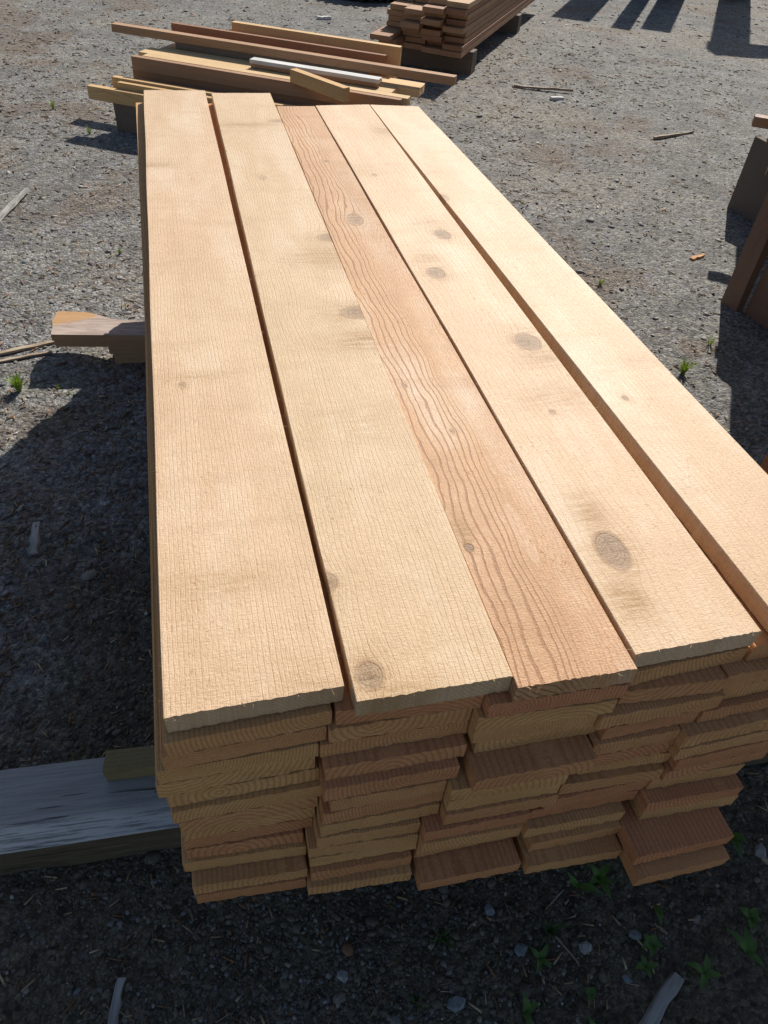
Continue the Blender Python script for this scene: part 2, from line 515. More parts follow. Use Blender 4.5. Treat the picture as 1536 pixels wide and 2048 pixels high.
def tint_mat(name, rough, scale):
    q = NT(name)
    P, x, y, z = q.coords()
    at = q.n('ShaderNodeAttribute', attribute_name='tint')
    n = q.noise(P, scale, 3.0, 0.6)
    col = q.mix(1.0, at.outputs['Color'], q.comb(*(q.mr(n, 0.25, 0.75, 0.6, 1.35),) * 3), 'MULTIPLY')
    q.bump(q.noise(P, scale * 2, 2.0), 0.35, 0.0015)
    return q.done(col, rough, 0.3)


M_stone = tint_mat('gravel_stone', 0.8, 160.0)
M_litter = tint_mat('bark_litter', 0.85, 220.0)


def ground_mat():
    q = NT('gravel_yard')
    P, x, y, z = q.coords()
    big = q.noise(P, 0.55, 4.0, 0.55)
    mid = q.noise(P, 3.2, 4.0, 0.6)
    fine = q.noise(P, 42.0, 4.0, 0.65)
    v1 = q.voro(P, 75.0)
    v2 = q.voro(P, 190.0)
    v3 = q.voro(P, 30.0)
    col = q.mix(q.ss(mid, 0.3, 0.7), (0.162, 0.158, 0.150), (0.236, 0.229, 0.215))
    col = q.mix(q.m('MULTIPLY', q.ss(big, 0.48, 0.66), 0.6), col, (0.265, 0.235, 0.190))
    brown = q.ss(q.m('ADD', q.noise(q.comb(x, y, 4.0), 1.4, 4.0, 0.65), q.mr(x, -0.2, -1.2, 0.0, 0.09)), 0.54, 0.68)
    col = q.mix(q.m('MULTIPLY', brown, 0.48), col, (0.15, 0.095, 0.055))
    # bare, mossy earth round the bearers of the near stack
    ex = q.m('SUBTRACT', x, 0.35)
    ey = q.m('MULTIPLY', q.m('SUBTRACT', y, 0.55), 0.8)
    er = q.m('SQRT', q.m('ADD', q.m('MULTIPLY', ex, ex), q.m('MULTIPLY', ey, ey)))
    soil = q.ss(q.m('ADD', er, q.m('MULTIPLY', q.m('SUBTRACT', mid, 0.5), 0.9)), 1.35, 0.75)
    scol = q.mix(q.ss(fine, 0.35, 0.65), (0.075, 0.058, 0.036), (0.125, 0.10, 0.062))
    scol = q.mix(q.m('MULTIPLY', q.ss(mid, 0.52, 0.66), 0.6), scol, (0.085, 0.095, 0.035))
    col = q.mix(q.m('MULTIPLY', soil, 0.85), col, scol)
    # each pebble its own grey
    for v, a in ((v1, 0.75), (v2, 0.6), (v3, 0.3)):
        s_ = q.n('ShaderNodeSeparateColor')
        q.t.links.new(v.outputs['Color'], s_.inputs[0])
        k = q.mr(s_.outputs[0], 0, 1, 1 - a * 0.62, 1 + a * 0.55)
        col = q.mix(1.0, col, q.comb(k, k, q.m('MULTIPLY_ADD', s_.outputs[1], 0.12, q.m('SUBTRACT', k, 0.06))), 'MULTIPLY')
    gaps = q.ss(v1.outputs['Distance'], 0.42, 0.75)
    col = q.mix(q.m('MULTIPLY', gaps, 0.25), col, (0.07, 0.058, 0.046))
    h = q.m('MULTIPLY', q.m('SUBTRACT', 1.0, v1.outputs['Distance']), 1.1)
    h = q.m('MULTIPLY_ADD', q.m('SUBTRACT', 1.0, v2.outputs['Distance']), 0.5, h)
    h = q.m('MULTIPLY_ADD', q.m('SUBTRACT', 1.0, v3.outputs['Distance']), 0.7, h)
    h = q.m('MULTIPLY_ADD', fine, 0.8, h)
    q.bump(h, 0.7, 0.008)
    return q.done(col, 0.9, 0.2)


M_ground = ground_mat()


# ------------------------------------------------------------------ the ground
def vnoise(x, y, f, seed):
    r_ = np.random.default_rng(seed)
    g = r_.random((256, 256))
    X, Y = x * f + 100.3, y * f + 77.7
    xi, yi = np.floor(X).astype(int), np.floor(Y).astype(int)
    fx, fy = X - xi, Y - yi
    fx, fy = fx * fx * (3 - 2 * fx), fy * fy * (3 - 2 * fy)
    a = g[xi % 256, yi % 256]
    b = g[(xi + 1) % 256, yi % 256]
    c = g[xi % 256, (yi + 1) % 256]
    d = g[(xi + 1) % 256, (yi + 1) % 256]
    return (a * (1 - fx) + b * fx) * (1 - fy) + (c * (1 - fx) + d * fx) * fy - 0.5


def ground_h(x, y):
    return (vnoise(x, y, 0.5, 1) * 0.020 + vnoise(x, y, 2.0, 2) * 0.010 + vnoise(x, y, 7.0, 3) * 0.006
            + vnoise(x, y, 22.0, 4) * 0.004) - 0.006


def axis(lo, hi, step, far):
    a = list(np.arange(lo, hi + 1e-6, step))
    s = step
    b = hi
    up_ = []
    while b < far:
        s *= 1.5
        b += s
        up_.append(b)
    s = step
    b = lo
    dn = []
    while b > -far:
        s *= 1.5
        b -= s
        dn.append(b)
    return np.array(dn[::-1] + a + up_)


gx, gy = axis(-2.0, 6.0, 0.035, 260), axis(-0.3, 11.0, 0.035, 260)
GX, GY = np.meshgrid(gx, gy)
GZ = ground_h(GX, GY)
nv = GX.size
ncol = len(gx)
co = np.stack([GX, GY, GZ], -1).reshape(-1, 3).astype(np.float32)
ii, jj = np.meshgrid(np.arange(len(gx) - 1), np.arange(len(gy) - 1))
a = (jj * ncol + ii).ravel()
quads = np.stack([a, a + 1, a + 1 + ncol, a + ncol], -1).astype(np.int32)


def np_mesh(name, co, faces, mat, tint=None):
    k = faces.shape[1]
    me = bpy.data.meshes.new(name)
    me.vertices.add(len(co))
    me.vertices.foreach_set('co', co.astype(np.float32).ravel())
    me.loops.add(faces.size)
    me.loops.foreach_set('vertex_index', faces.astype(np.int32).ravel())
    me.polygons.add(len(faces))
    me.polygons.foreach_set('loop_start', np.arange(0, faces.size, k, dtype=np.int32))
    me.materials.append(mat)
    if tint is not None:
        at = me.attributes.new('tint', 'FLOAT_COLOR', 'POINT')
        at.data.foreach_set('color', np.concatenate([tint, np.ones((len(tint), 1))], 1).astype(np.float32).ravel())
    me.update(calc_edges=True)
    o = bpy.data.objects.new(name, me)
    COL.objects.link(o)
    return o


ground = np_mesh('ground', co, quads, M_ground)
ground.data.polygons.foreach_set('use_smooth', [True] * len(ground.data.polygons))
ground['kind'] = 'structure'
ground['label'] = 'packed grey gravel yard with bare earth and bark litter'

# loose gravel: thousands of small angular stones
t_ = (1 + 5 ** 0.5) / 2
ICO = np.array([(-1, t_, 0), (1, t_, 0), (-1, -t_, 0), (1, -t_, 0), (0, -1, t_), (0, 1, t_), (0, -1, -t_), (0, 1, -t_),
                (t_, 0, -1), (t_, 0, 1), (-t_, 0, -1), (-t_, 0, 1)]) / math.sqrt(1 + t_ * t_)
ICF = np.array([(0, 11, 5), (0, 5, 1), (0, 1, 7), (0, 7, 10), (0, 10, 11), (1, 5, 9), (5, 11, 4), (11, 10, 2), (10, 7, 6), (7, 1, 8),
                (3, 9, 4), (3, 4, 2), (3, 2, 6), (3, 6, 8), (3, 8, 9), (4, 9, 5), (2, 4, 11), (6, 2, 10), (8, 6, 7), (9, 8, 1)])


def rotz_many(v, a):
    c, s = np.cos(a)[:, None], np.sin(a)[:, None]
    x, y = v[..., 0] * c - v[..., 1] * s, v[..., 0] * s + v[..., 1] * c
    return np.stack([x, y, v[..., 2]], -1)


def scatter_sector(n, rmin, rmax, pw):
    r_ = rmin + (rmax - rmin) * rng.random(n) ** pw
    th = R(-46) + R(118) * rng.random(n)
    return r_ * np.sin(th), r_ * np.cos(th), r_


def gravel(name, n, rmin, rmax, pw, s0, s1, label):
    x, y, r_ = scatter_sector(n, rmin, rmax, pw)
    keep = vnoise(x, y, 1.1, 9) + 0.35 * rng.normal(size=n) > -0.42
    x, y, r_ = x[keep], y[keep], r_[keep]
    n = len(x)
    s = (s0 + s1 * r_) * np.exp(rng.normal(0, 0.48, n))
    big = rng.random(n) < 0.012
    s[big] *= 2.1
    s = np.minimum(s, 0.026)
    v = np.repeat(ICO[None], n, 0) * (1 + rng.normal(0, 0.16, (n, 12, 1)))
    v = v * np.stack([s * rng.uniform(0.9, 1.7, n), s * rng.uniform(0.7, 1.1, n), s * rng.uniform(0.35, 0.7, n) / (1 + 0.12 * r_)], -1)[:, None, :]
    tl = rng.normal(0, 0.28, n)
    c, sn = np.cos(tl)[:, None], np.sin(tl)[:, None]
    v = np.stack([v[..., 0] * c + v[..., 2] * sn, v[..., 1], -v[..., 0] * sn + v[..., 2] * c], -1)
    v = rotz_many(v, rng.random(n) * 6.28)
    v[..., 0] += x[:, None]
    v[..., 1] += y[:, None]
    v[..., 2] += (ground_h(x, y) + s * 0.12)[:, None]
    f = (ICF[None] + (np.arange(n) * 12)[:, None, None]).reshape(-1, 3)
    pal = np.array([(0.14, 0.14, 0.138), (0.185, 0.178, 0.165), (0.225, 0.213, 0.192), (0.28, 0.25, 0.21), (0.145, 0.135, 0.122),
                    (0.22, 0.12, 0.07), (0.45, 0.44, 0.41), (0.165, 0.178, 0.188)])
    pick = rng.choice(8, n, p=[0.2, 0.22, 0.18, 0.11, 0.13, 0.05, 0.03, 0.08])
    tint = pal[pick] * rng.uniform(0.75, 1.25, (n, 1))
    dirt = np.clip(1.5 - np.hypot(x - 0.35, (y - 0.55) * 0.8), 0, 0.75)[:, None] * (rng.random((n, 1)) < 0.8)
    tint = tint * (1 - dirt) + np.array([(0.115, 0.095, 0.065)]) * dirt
    o = np_mesh(name, v.reshape(-1, 3), f, M_stone, np.repeat(tint, 12, 0))
    o['kind'] = 'stuff'
    o['label'] = label
    return o


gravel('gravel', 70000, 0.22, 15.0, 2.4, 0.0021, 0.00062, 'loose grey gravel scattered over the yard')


def litter(name, n, label):
    x, y, r_ = scatter_sector(n, 0.25, 9.0, 2.2)
    w = vnoise(x, y, 0.8, 15) + 0.32 * (x < 0.0) + 0.18 * rng.normal(size=n)
    keep = (w > 0.02) & ((np.hypot(x - 0.35, y - 0.55) > 1.1) | (rng.random(n) < 0.22))
    x, y, r_ = x[keep], y[keep], r_[keep]
    n = len(x)
    L = rng.uniform(0.004, 0.014, n) * (1 + 0.18 * r_)
    wd = rng.uniform(0.0007, 0.0026, n) * (1 + 0.18 * r_)
    base = np.array([(-1, -1, 0), (-1, 1, 0), (-1, 0, 0.8), (1, -0.7, 0), (1, 0.7, 0), (1, 0, 0.7)], float)
    v = np.repeat(base[None], n, 0) * np.stack([L, wd, wd], -1)[:, None, :]
    v[..., 2] += v[..., 0] * rng.normal(0, 0.12, n)[:, None]
    v = rotz_many(v, rng.random(n) * 6.28)
    v[..., 0] += x[:, None]
    v[..., 1] += y[:, None]
    v[..., 2] += (ground_h(x, y) + 0.003)[:, None]
    fb = np.array([(0, 2, 1), (3, 4, 5), (0, 1, 4), (0, 4, 3), (1, 2, 5), (1, 5, 4), (2, 0, 3), (2, 3, 5)])
    f = (fb[None] + (np.arange(n) * 6)[:, None, None]).reshape(-1, 3)
    pal = np.array([(0.34, 0.25, 0.15), (0.23, 0.12, 0.065), (0.17, 0.085, 0.05), (0.42, 0.34, 0.22), (0.09, 0.06, 0.04)])
    tint = pal[rng.choice(5, n, p=[0.25, 0.27, 0.2, 0.12, 0.16])] * rng.uniform(0.7, 1.3, (n, 1))
    o = np_mesh(name, v.reshape(-1, 3), f, M_litter, np.repeat(tint, 6, 0))
    o['kind'] = 'stuff'
    o['label'] = label


litter('bark_litter', 26000, 'brown bark crumbs, needles and straw strewn over the gravel')

# ------------------------------------------------------------------ bearers under the near stack
TOP, PITCH = 0.854, 0.0341
NL = 14
BOT = TOP - NL * PITCH     # underside of the stack


def gz(x, y):
    return float(ground_h(np.array([x]), np.array([y]))[0])


# front bearer: long weathered beam on the ground, local y runs along world x; local +x points at the camera
o = box_board('bearer_beam', (-1.25, 0.828, 0.044), R(-90 - 4.0), 0.176, 2.9, 0.110, M_grey, nx=10, ny=60, edge=0.004, end=0.004)
tag(o, 'weathered grey timber beam with peeling white edge under the front of the near stack', 'beam')
o = box_board('spacer_strip', (-0.300, 0.817, 0.1225), R(-90 - 5.0), 0.046, 1.25, 0.0445, M_olive, nx=4, ny=16, tone=0.35)
tag(o, 'olive brown wooden strip lying on the grey beam under the near stack', 'wood strip')


def prism(name, pts, z0, z1, mat, loc=(0, 0, 0)):
    n = len(pts)
    v = [(x, y, z0) for x, y in pts] + [(x, y, z1) for x, y in pts]
    f = [tuple(range(n))[::-1], tuple(range(n, 2 * n))] + [(i, (i + 1) % n, n + (i + 1) % n, n + i) for i in range(n)]
    o = mesh_obj(name, v, f, mat)
    o.location = loc
    return o


def plank_top(name):
    """sawn plank, silvery pink with grain along x, orange where the corner broke off"""
    q = NT(name)
    P, x, y, z = q.coords()
    st = q.comb(q.m('MULTIPLY', x, 0.35), q.m('MULTIPLY', y, 3.0), q.m('MULTIPLY', z, 3.0))
    g = q.noise(st, 24.0, 4.0, 0.65)
    g2 = q.noise(P, 9.0, 3.0, 0.6)
    col = q.mix(q.ss(g, 0.3, 0.7), (0.30, 0.225, 0.185), (0.46, 0.37, 0.315))
    br = q.m('MULTIPLY', q.ss(q.m('ADD', q.m('SUBTRACT', y, q.m('MULTIPLY', x, 0.55)), q.m('MULTIPLY', q.m('SUBTRACT', g2, 0.5), 0.10)), 0.035, 0.085), q.ss(x, 0.26, 0.12))
    col = q.mix(q.m('MULTIPLY', br, 0.85), col, q.mix(g, (0.40, 0.20, 0.065), (0.52, 0.31, 0.13)))
    dk = q.ss(q.noise(st, 60.0, 2.0), 0.62, 0.72)
    col = q.mix(q.m('MULTIPLY', dk, 0.5), col, (0.13, 0.08, 0.05))
    gn = q.n('ShaderNodeNewGeometry')
    sp = q.n('ShaderNodeSeparateXYZ')
    q.t.links.new(gn.outputs['True Normal'], sp.inputs[0])
    side = q.m('SUBTRACT', 1.0, q.ss(sp.outputs[2], 0.4, 0.8))
    col = q.mix(side, col, q.mix(g, (0.30, 0.175, 0.095), (0.46, 0.29, 0.175)))
    q.bump(q.m('ADD', g, q.m('MULTIPLY', q.noise(P, 250.0, 2.0), 0.6)), 0.5, 0.002)
    return q.done(col, 0.75, 0.3)


M_plank_end = plank_top('silvery_brown_plank')

# back bearer: two thin planks on two shorter ones
jag = [(0, 0), (1.30, 0), (1.30, 0.10)] + [(1.2 - 0.08 * i, 0.10 + 0.003 * math.sin(i * 2.1)) for i in range(11)] + \
      [(0.34, 0.103), (0.30, 0.108), (0.24, 0.111), (0.19, 0.122), (0.15, 0.145), (0.10, 0.166), (0.06, 0.170), (-0.012, 0.172), (-0.016, 0.10), (-0.004, 0.05)]
for i, (zl, zh, dx, dy, lab) in enumerate((
        (0.1060, 0.1330, 0.0, 0.0, 'broad plank with broken orange corner on top of the back bearer, left'),
        (0.0785, 0.1052, 0.004, 0.006, 'thin brown plank beneath the broken-cornered plank at the left of the near stack'))):
    o = prism('bearer_plank', [(x + dx, y + dy) for x, y in jag], zl, zh, M_plank_end, (-0.537, 2.575, 0))
    o.rotation_euler.z = R(-8.3)
    tag(o, lab, 'plank', 'planks of the back bearer')
for i, (zl, zh, dx, lab) in enumerate((
        (0.0450, 0.0778, 0.192, 'short brown plank tucked under the bearer planks left of the near stack'),
        (-0.02, 0.0442, 0.205, 'lowest brown plank of the bearer left of the near stack, lying on gravel'))):
    o = prism('bearer_plank', [(dx, 0.012), (1.3, 0.012), (1.3, 0.1), (dx + 0.01, 0.1)], zl, zh, M_plank_end, (-0.537, 2.575, 0))
    o.rotation_euler.z = R(-8.3)
    tag(o, lab, 'plank', 'planks of the back bearer')

# added unseen timbers: fill the gap under the boards, block light at the back
for i, (y0, w_, zs) in enumerate(((0.80, 0.12, (0.1465, 0.2615, 0.3765)), (2.62, 0.13, (-0.01, 0.1285, 0.2525, 0.3765)))):
    for k in range(len(zs) - 1):
        if i == 1 and k == 0:
            y_ = 2.72
        else:
            y_ = y0 if i == 0 else 2.70
        o = box_board('fill_timber', (-0.055, y_, (zs[k] + zs[k + 1]) / 2), R(-90), w_, 0.80, zs[k + 1] - zs[k] - 0.001, M_dark, nx=3, ny=4, tone=0.5, edge=0.002)
        tag(o, 'added squared fill timber, %s up, beneath the %s end of the near stack' % (('lowest', 'second', 'third')[k], ('front', 'back')[i]), 'timber', 'added fill under the near stack')

# ------------------------------------------------------------------ the near stack
K = lambda px, py, fx, fy: None
# five boards of the top layer: corners front-left, front-right, back-left, back-right (x, y)
TOPB = [
    ((-0.0925, 0.4586), (0.1157, 0.4603), (-0.0913, 2.9128), (0.1162, 2.9120)),
    ((0.1242, 0.4348), (0.3215, 0.4337), (0.1365, 2.8823), (0.3420, 2.8868)),
    ((0.3222, 0.4170), (0.4836, 0.4132), (0.3428, 2.7402), (0.4752, 2.7413)),
    ((0.4885, 0.4328), (0.6792, 0.4328), (0.4787, 2.7414), (0.6701, 2.7547)),
    ((0.7115, 0.4260), (0.8925, 0.4260), (0.6737, 2.7547), (0.8498, 2.7329)),
]
# knots in world x, y with half width, half length, darkness
KN = [
    [(-0.042, 1.113, 0.007, 0.010, 0.45)],
    [(0.338, 1.325, 0.050, 0.025, 0.75), (0.338, 1.687, 0.036, 0.022, 0.7), (0.149, 0.468, 0.017, 0.021, 0.7),
     (0.124, 0.622, 0.015, 0.017, 0.6), (0.217, 2.083, 0.012, 0.015, 0.3), (0.330, 2.574, 0.033, 0.015, 0.5)],
    [(0.415, 1.790, 0.020, 0.032, 0.6), (0.338, 0.650, 0.0065, 0.008, 1.0), (0.396, 0.915, 0.005, 0.007, 0.4),
     (0.417, 2.209, 0.008, 0.011, 0.5), (0.350, 1.057, 0.005, 0.007, 0.5)],
    [(0.614, 1.681, 0.020, 0.025, 0.85), (0.538, 1.481, 0.020, 0.025, 0.85), (0.639, 1.169, 0.026, 0.030, 0.85),
     (0.543, 0.606, 0.022, 0.037, 0.9), (0.592, 0.938, 0.006, 0.007, 0.6), (0.534, 2.088, 0.008, 0.010, 0.5)],
    [(0.684, 1.911, 0.017, 0.024, 0.5), (0.747, 0.958, 0.006, 0.008, 0.6)],
]
SM = [
    [(-0.073, 2.192, 0.06, 0.030, 0.7), (-0.016, 1.138, 0.08, 0.016, 0.4), (-0.007, 0.645, 0.08, 0.025, 0.45), (0.075, 0.466, 0.09, 0.04, 0.35)],
    [(0.318, 1.219, 0.085, 0.045, 0.95), (0.318, 1.583, 0.10, 0.055, 0.8), (0.173, 0.439, 0.05, 0.018, 0.8), (0.213, 2.537, 0.11, 0.025, 0.7), (0.246, 0.969, 0.08, 0.07, 0.3)],
    [(0.338, 0.687, 0.015, 0.045, 0.95), (0.455, 1.921, 0.04, 0.32, 0.4), (0.375, 0.503, 0.05, 0.16, 0.3)],
    [(0.544, 0.690, 0.026, 0.040, 1.0), (0.526, 0.520, 0.030, 0.045, 1.0), (0.657, 2.470, 0.05, 0.06, 0.85), (0.614, 0.982, 0.07, 0.04, 0.6),
     (0.653, 1.113, 0.06, 0.04, 0.8), (0.598, 1.753, 0.05, 0.04, 0.5), (0.534, 1.553, 0.05, 0.03, 0.6), (0.503, 2.115, 0.06, 0.05, 0.4)],
    [(0.849, 1.071, 0.06, 0.025, 0.3), (0.708, 2.097, 0.06, 0.04, 0.35), (0.810, 1.581, 0.06, 0.03, 0.25)],
]
PALES = [[], [], [(0.425, 0.665, 0.011, 0.07, 0.4)], [(0.585, 0.865, 0.012, 0.05, 0.45)], []]
SPEC = [
    dict(c1=(0.670, 0.490, 0.312), c2=(0.665, 0.455, 0.290), late=(0.355, 0.20, 0.085), freq=150, line=0.85, wav=0.009, seed=3.1, saw=0.75),
    dict(c1=(0.665, 0.488, 0.308), c2=(0.630, 0.442, 0.265), late=(0.335, 0.20, 0.085), freq=138, line=0.80, wav=0.014, seed=9.7, saw=0.65, wave=0.010),
    dict(c1=(0.590, 0.335, 0.150), c2=(0.600, 0.350, 0.190), late=(0.25, 0.098, 0.030), thick=0.60, freq=80, line=0.95, wav=0.030, seed=14.3, saw=0.35, split=0.014, wave=0.034),
    dict(c1=(0.670, 0.482, 0.302), c2=(0.660, 0.448, 0.278), late=(0.41, 0.245, 0.120), freq=84, line=0.38, wav=0.02, seed=21.9, saw=0.7, wave=0.012),
    dict(c1=(0.675, 0.480, 0.305), c2=(0.665, 0.455, 0.285), late=(0.43, 0.260, 0.130), freq=96, line=0.26, wav=0.015, seed=30.2, saw=0.8),
]
TOPLAB = [
    'pale straight-grained top board at the left edge of the near stack',
    'pale top board second from left, with a round knot at its near end',
    'orange-red top board with dark wavy grain lines, middle of the near stack',
    'pale top board with four large oval knots, second from right',
    'pale top board at the right edge of the near stack, beyond the wide gap',
]


def corner_board(name, fl, fr, bl, br, ztop, t, mat, nx, ny, **kw):
    fc = ((fl[0] + fr[0]) / 2, (fl[1] + fr[1]) / 2)
    bc = ((bl[0] + br[0]) / 2, (bl[1] + br[1]) / 2)
    yaw = math.atan2(-(bc[0] - fc[0]), bc[1] - fc[1])
    L = math.hypot(bc[0] - fc[0], bc[1] - fc[1])
    sk = fr[1] - fl[1]
    bs = br[1] - bl[1]
    me = board_mesh(name, fr[0] - fl[0], br[0] - bl[0], 0.0, L - bs / 2, L + bs / 2, t, nx, ny, skew=sk, **kw)
    me.materials.append(mat)
    o = bpy.data.objects.new(name, me)
    COL.objects.link(o)
    o.location = (fc[0], fc[1], ztop - t / 2)
    o.rotation_euler = (0, 0, yaw)
    return o, fc, yaw


def fibres(parent, w, L, t, n, mat):
    """splinters and hairs left along the sawn arrises"""
    v, f = [], []
    for i in range(n):
        s = rng.random()
        if s < 0.45:
            x, y, dx, dy = -w / 2, rng.random() * L, -1, rng.normal(0, 0.6)
        elif s < 0.7:
            x, y, dx, dy = w / 2, rng.random() * L, 1, rng.normal(0, 0.6)
        elif s < 0.85:
            x, y, dx, dy = rng.uniform(-w / 2, w / 2), 0.0, rng.normal(0, 0.6), -1
        else:
            x, y, dx, dy = rng.uniform(-w / 2, w / 2), L, rng.normal(0, 0.6), 1
        z = t / 2 - abs(rng.normal(0, 0.004))
        l_ = rng.uniform(0.003, 0.012)
        r_ = rng.uniform(0.0002, 0.00045)
        d = Vector((dx, dy, rng.normal(0.15, 0.7))).normalized()
        p0 = Vector((x, y, z)) - d * 0.002
        p1 = p0 + d * l_ * 0.6
        p2 = p1 + (d + Vector(rng.normal(0, 0.5, 3))).normalized() * l_ * 0.5
        sx = d.cross(Vector((0.3, 0.2, 1))).normalized() * r_
        sz = d.cross(sx).normalized() * r_
        b = len(v)
        for p, k in ((p0, 1), (p1, 0.8)):
            v += [p + sx * k, p - sx * 0.5 * k + sz * k, p - sx * 0.5 * k - sz * k]
        v.append(p2)
        for i3 in range(3):
            j3 = (i3 + 1) % 3
            f.append((b + i3, b + j3, b + 3 + j3, b + 3 + i3))
            f.append((b + 3 + i3, b + 3 + j3, b + 6))
    o = mesh_obj('splinters', v, f, mat, parent)
    o['kind'] = 'stuff'
    return o


M_fibre = simple('wood_fibre', (0.55, 0.37, 0.2), (0.62, 0.44, 0.25), 30)
for i, (fl, fr, bl, br) in enumerate(TOPB):
    fc = ((fl[0] + fr[0]) / 2, (fl[1] + fr[1]) / 2)
    bc = ((bl[0] + br[0]) / 2, (bl[1] + br[1]) / 2)
    yaw = math.atan2(-(bc[0] - fc[0]), bc[1] - fc[1])

    def loc2(p):
        dx, dy = p[0] - fc[0], p[1] - fc[1]
        c, s = math.cos(-yaw), math.sin(-yaw)
        return (dx * c - dy * s, dx * s + dy * c, *p[2:])

    mat = top_wood('sawn_fir_face', knots=[loc2(k) for k in KN[i]], smudges=[loc2(k) for k in SM[i]], pale=[loc2(k) for k in PALES[i]], **SPEC[i])
    zt = TOP - (0.0020 if i == 2 else 0.0)
    o, _, _ = corner_board('lumber_board', fl, fr, bl, br, zt, PITCH - 0.0008 + (-0.002 if i == 2 else 0), mat, 36, 220, c=0.0010, edge=0.0019, end=0.0005)
    tag(o, TOPLAB[i], 'lumber board', 'boards of the near stack')
    fibres(o, fr[0] - fl[0], bc[1] - fc[1], PITCH, 90, M_fibre)

# lower layers: front edge (x0, y0, x1, y1) of each board, by column, measured at its top arris
C1 = {1: (-0.098, 0.448, 0.100, 0.450), 2: (-0.105, 0.449, 0.094, 0.450), 3: (-0.116, 0.450, 0.083, 0.447), 4: (-0.121, 0.449, 0.080, 0.449), 5: (-0.114, 0.450, 0.083, 0.448), 6: (-0.112, 0.443, 0.086, 0.440), 7: (-0.107, 0.443, 0.082, 0.441), 8: (-0.107, 0.447, 0.078, 0.442), 9: (-0.109, 0.448, 0.074, 0.442), 10: (-0.109, 0.447, 0.061, 0.437), 11: (-0.118, 0.443, 0.063, 0.430), 12: (-0.109, 0.420, 0.060, 0.409), 13: (-0.108, 0.418, 0.057, 0.406)}
C2 = {1: (0.104, 0.448, 0.291, 0.436), 2: (0.096, 0.444, 0.283, 0.439), 3: (0.085, 0.445, 0.283, 0.440), 4: (0.089, 0.428, 0.281, 0.424), 5: (0.085, 0.416, 0.271, 0.412), 6: (0.095, 0.415, 0.258, 0.410), 7: (0.084, 0.414, 0.258, 0.412), 8: (0.080, 0.412, 0.255, 0.408), 9: (0.076, 0.410, 0.228, 0.401), 10: (0.063, 0.412, 0.227, 0.397), 11: (0.065, 0.410, 0.229, 0.402), 12: (0.066, 0.401, 0.222, 0.393), 13: (0.059, 0.393, 0.222, 0.381)}
C3 = {1: (0.294, 0.419, 0.482, 0.412), 2: (0.285, 0.422, 0.476, 0.410), 3: (0.285, 0.423, 0.460, 0.413), 4: (0.294, 0.425, 0.478, 0.420), 5: (0.286, 0.387, 0.464, 0.382), 6: (0.260, 0.396, 0.430, 0.384), 7: (0.260, 0.395, 0.430, 0.388), 8: (0.257, 0.390, 0.433, 0.384), 9: (0.230, 0.386, 0.394, 0.380), 10: (0.229, 0.383, 0.384, 0.375), 11: (0.231, 0.400, 0.395, 0.398), 12: (0.231, 0.400, 0.395, 0.398), 13: (0.230, 0.362, 0.398, 0.357)}
C4 = {1: (0.491, 0.427, 0.679, 0.433), 2: (0.490, 0.420, 0.643, 0.410), 3: (0.462, 0.407, 0.651, 0.404), 4: (0.480, 0.407, 0.630, 0.406), 5: (0.468, 0.402, 0.604, 0.398), 6: (0.470, 0.401, 0.606, 0.399), 7: (0.470, 0.407, 0.618, 0.398), 8: (0.443, 0.397, 0.612, 0.388), 9: (0.425, 0.391, 0.600, 0.391), 10: (0.409, 0.396, 0.592, 0.390), 11: (0.403, 0.381, 0.571, 0.375), 12: (0.413, 0.370, 0.570, 0.365), 13: (0.407, 0.349, 0.570, 0.340)}
C5 = {1: (0.683, 0.431, 0.883, 0.432), 2: (0.645, 0.413, 0.845, 0.414), 3: (0.653, 0.414, 0.853, 0.415), 4: (0.632, 0.403, 0.832, 0.404), 5: (0.606, 0.386, 0.806, 0.387), 6: (0.608, 0.384, 0.808, 0.385), 7: (0.620, 0.382, 0.812, 0.383), 8: (0.614, 0.383, 0.800, 0.384), 9: (0.602, 0.388, 0.766, 0.381), 10: (0.597, 0.367, 0.766, 0.359), 11: (0.600, 0.368, 0.770, 0.359), 12: (0.572, 0.314, 0.746, 0.311), 13: (0.573, 0.292, 0.742, 0.291)}
ORD = ['first', 'second', 'third', 'fourth', 'fifth', 'sixth', 'seventh', 'eighth', 'ninth', 'tenth', 'eleventh', 'twelfth', 'thirteenth', 'lowest']
COLN = ['leftmost', 'second from left', 'middle', 'second from right', 'rightmost']
TONE = {(0, 9): .75, (0, 10): .8, (1, 1): .8, (1, 4): .7, (2, 1): 1.0, (2, 9): .9, (3, 1): .35, (3, 6): .9, (3, 9): .9, (3, 10): .95, (4, 7): .9, (4, 8): .8,
        (4, 10): .9, (4, 12): .95, (2, 13): .7, (4, 13): .55, (1, 7): .65, (1, 12): .6}
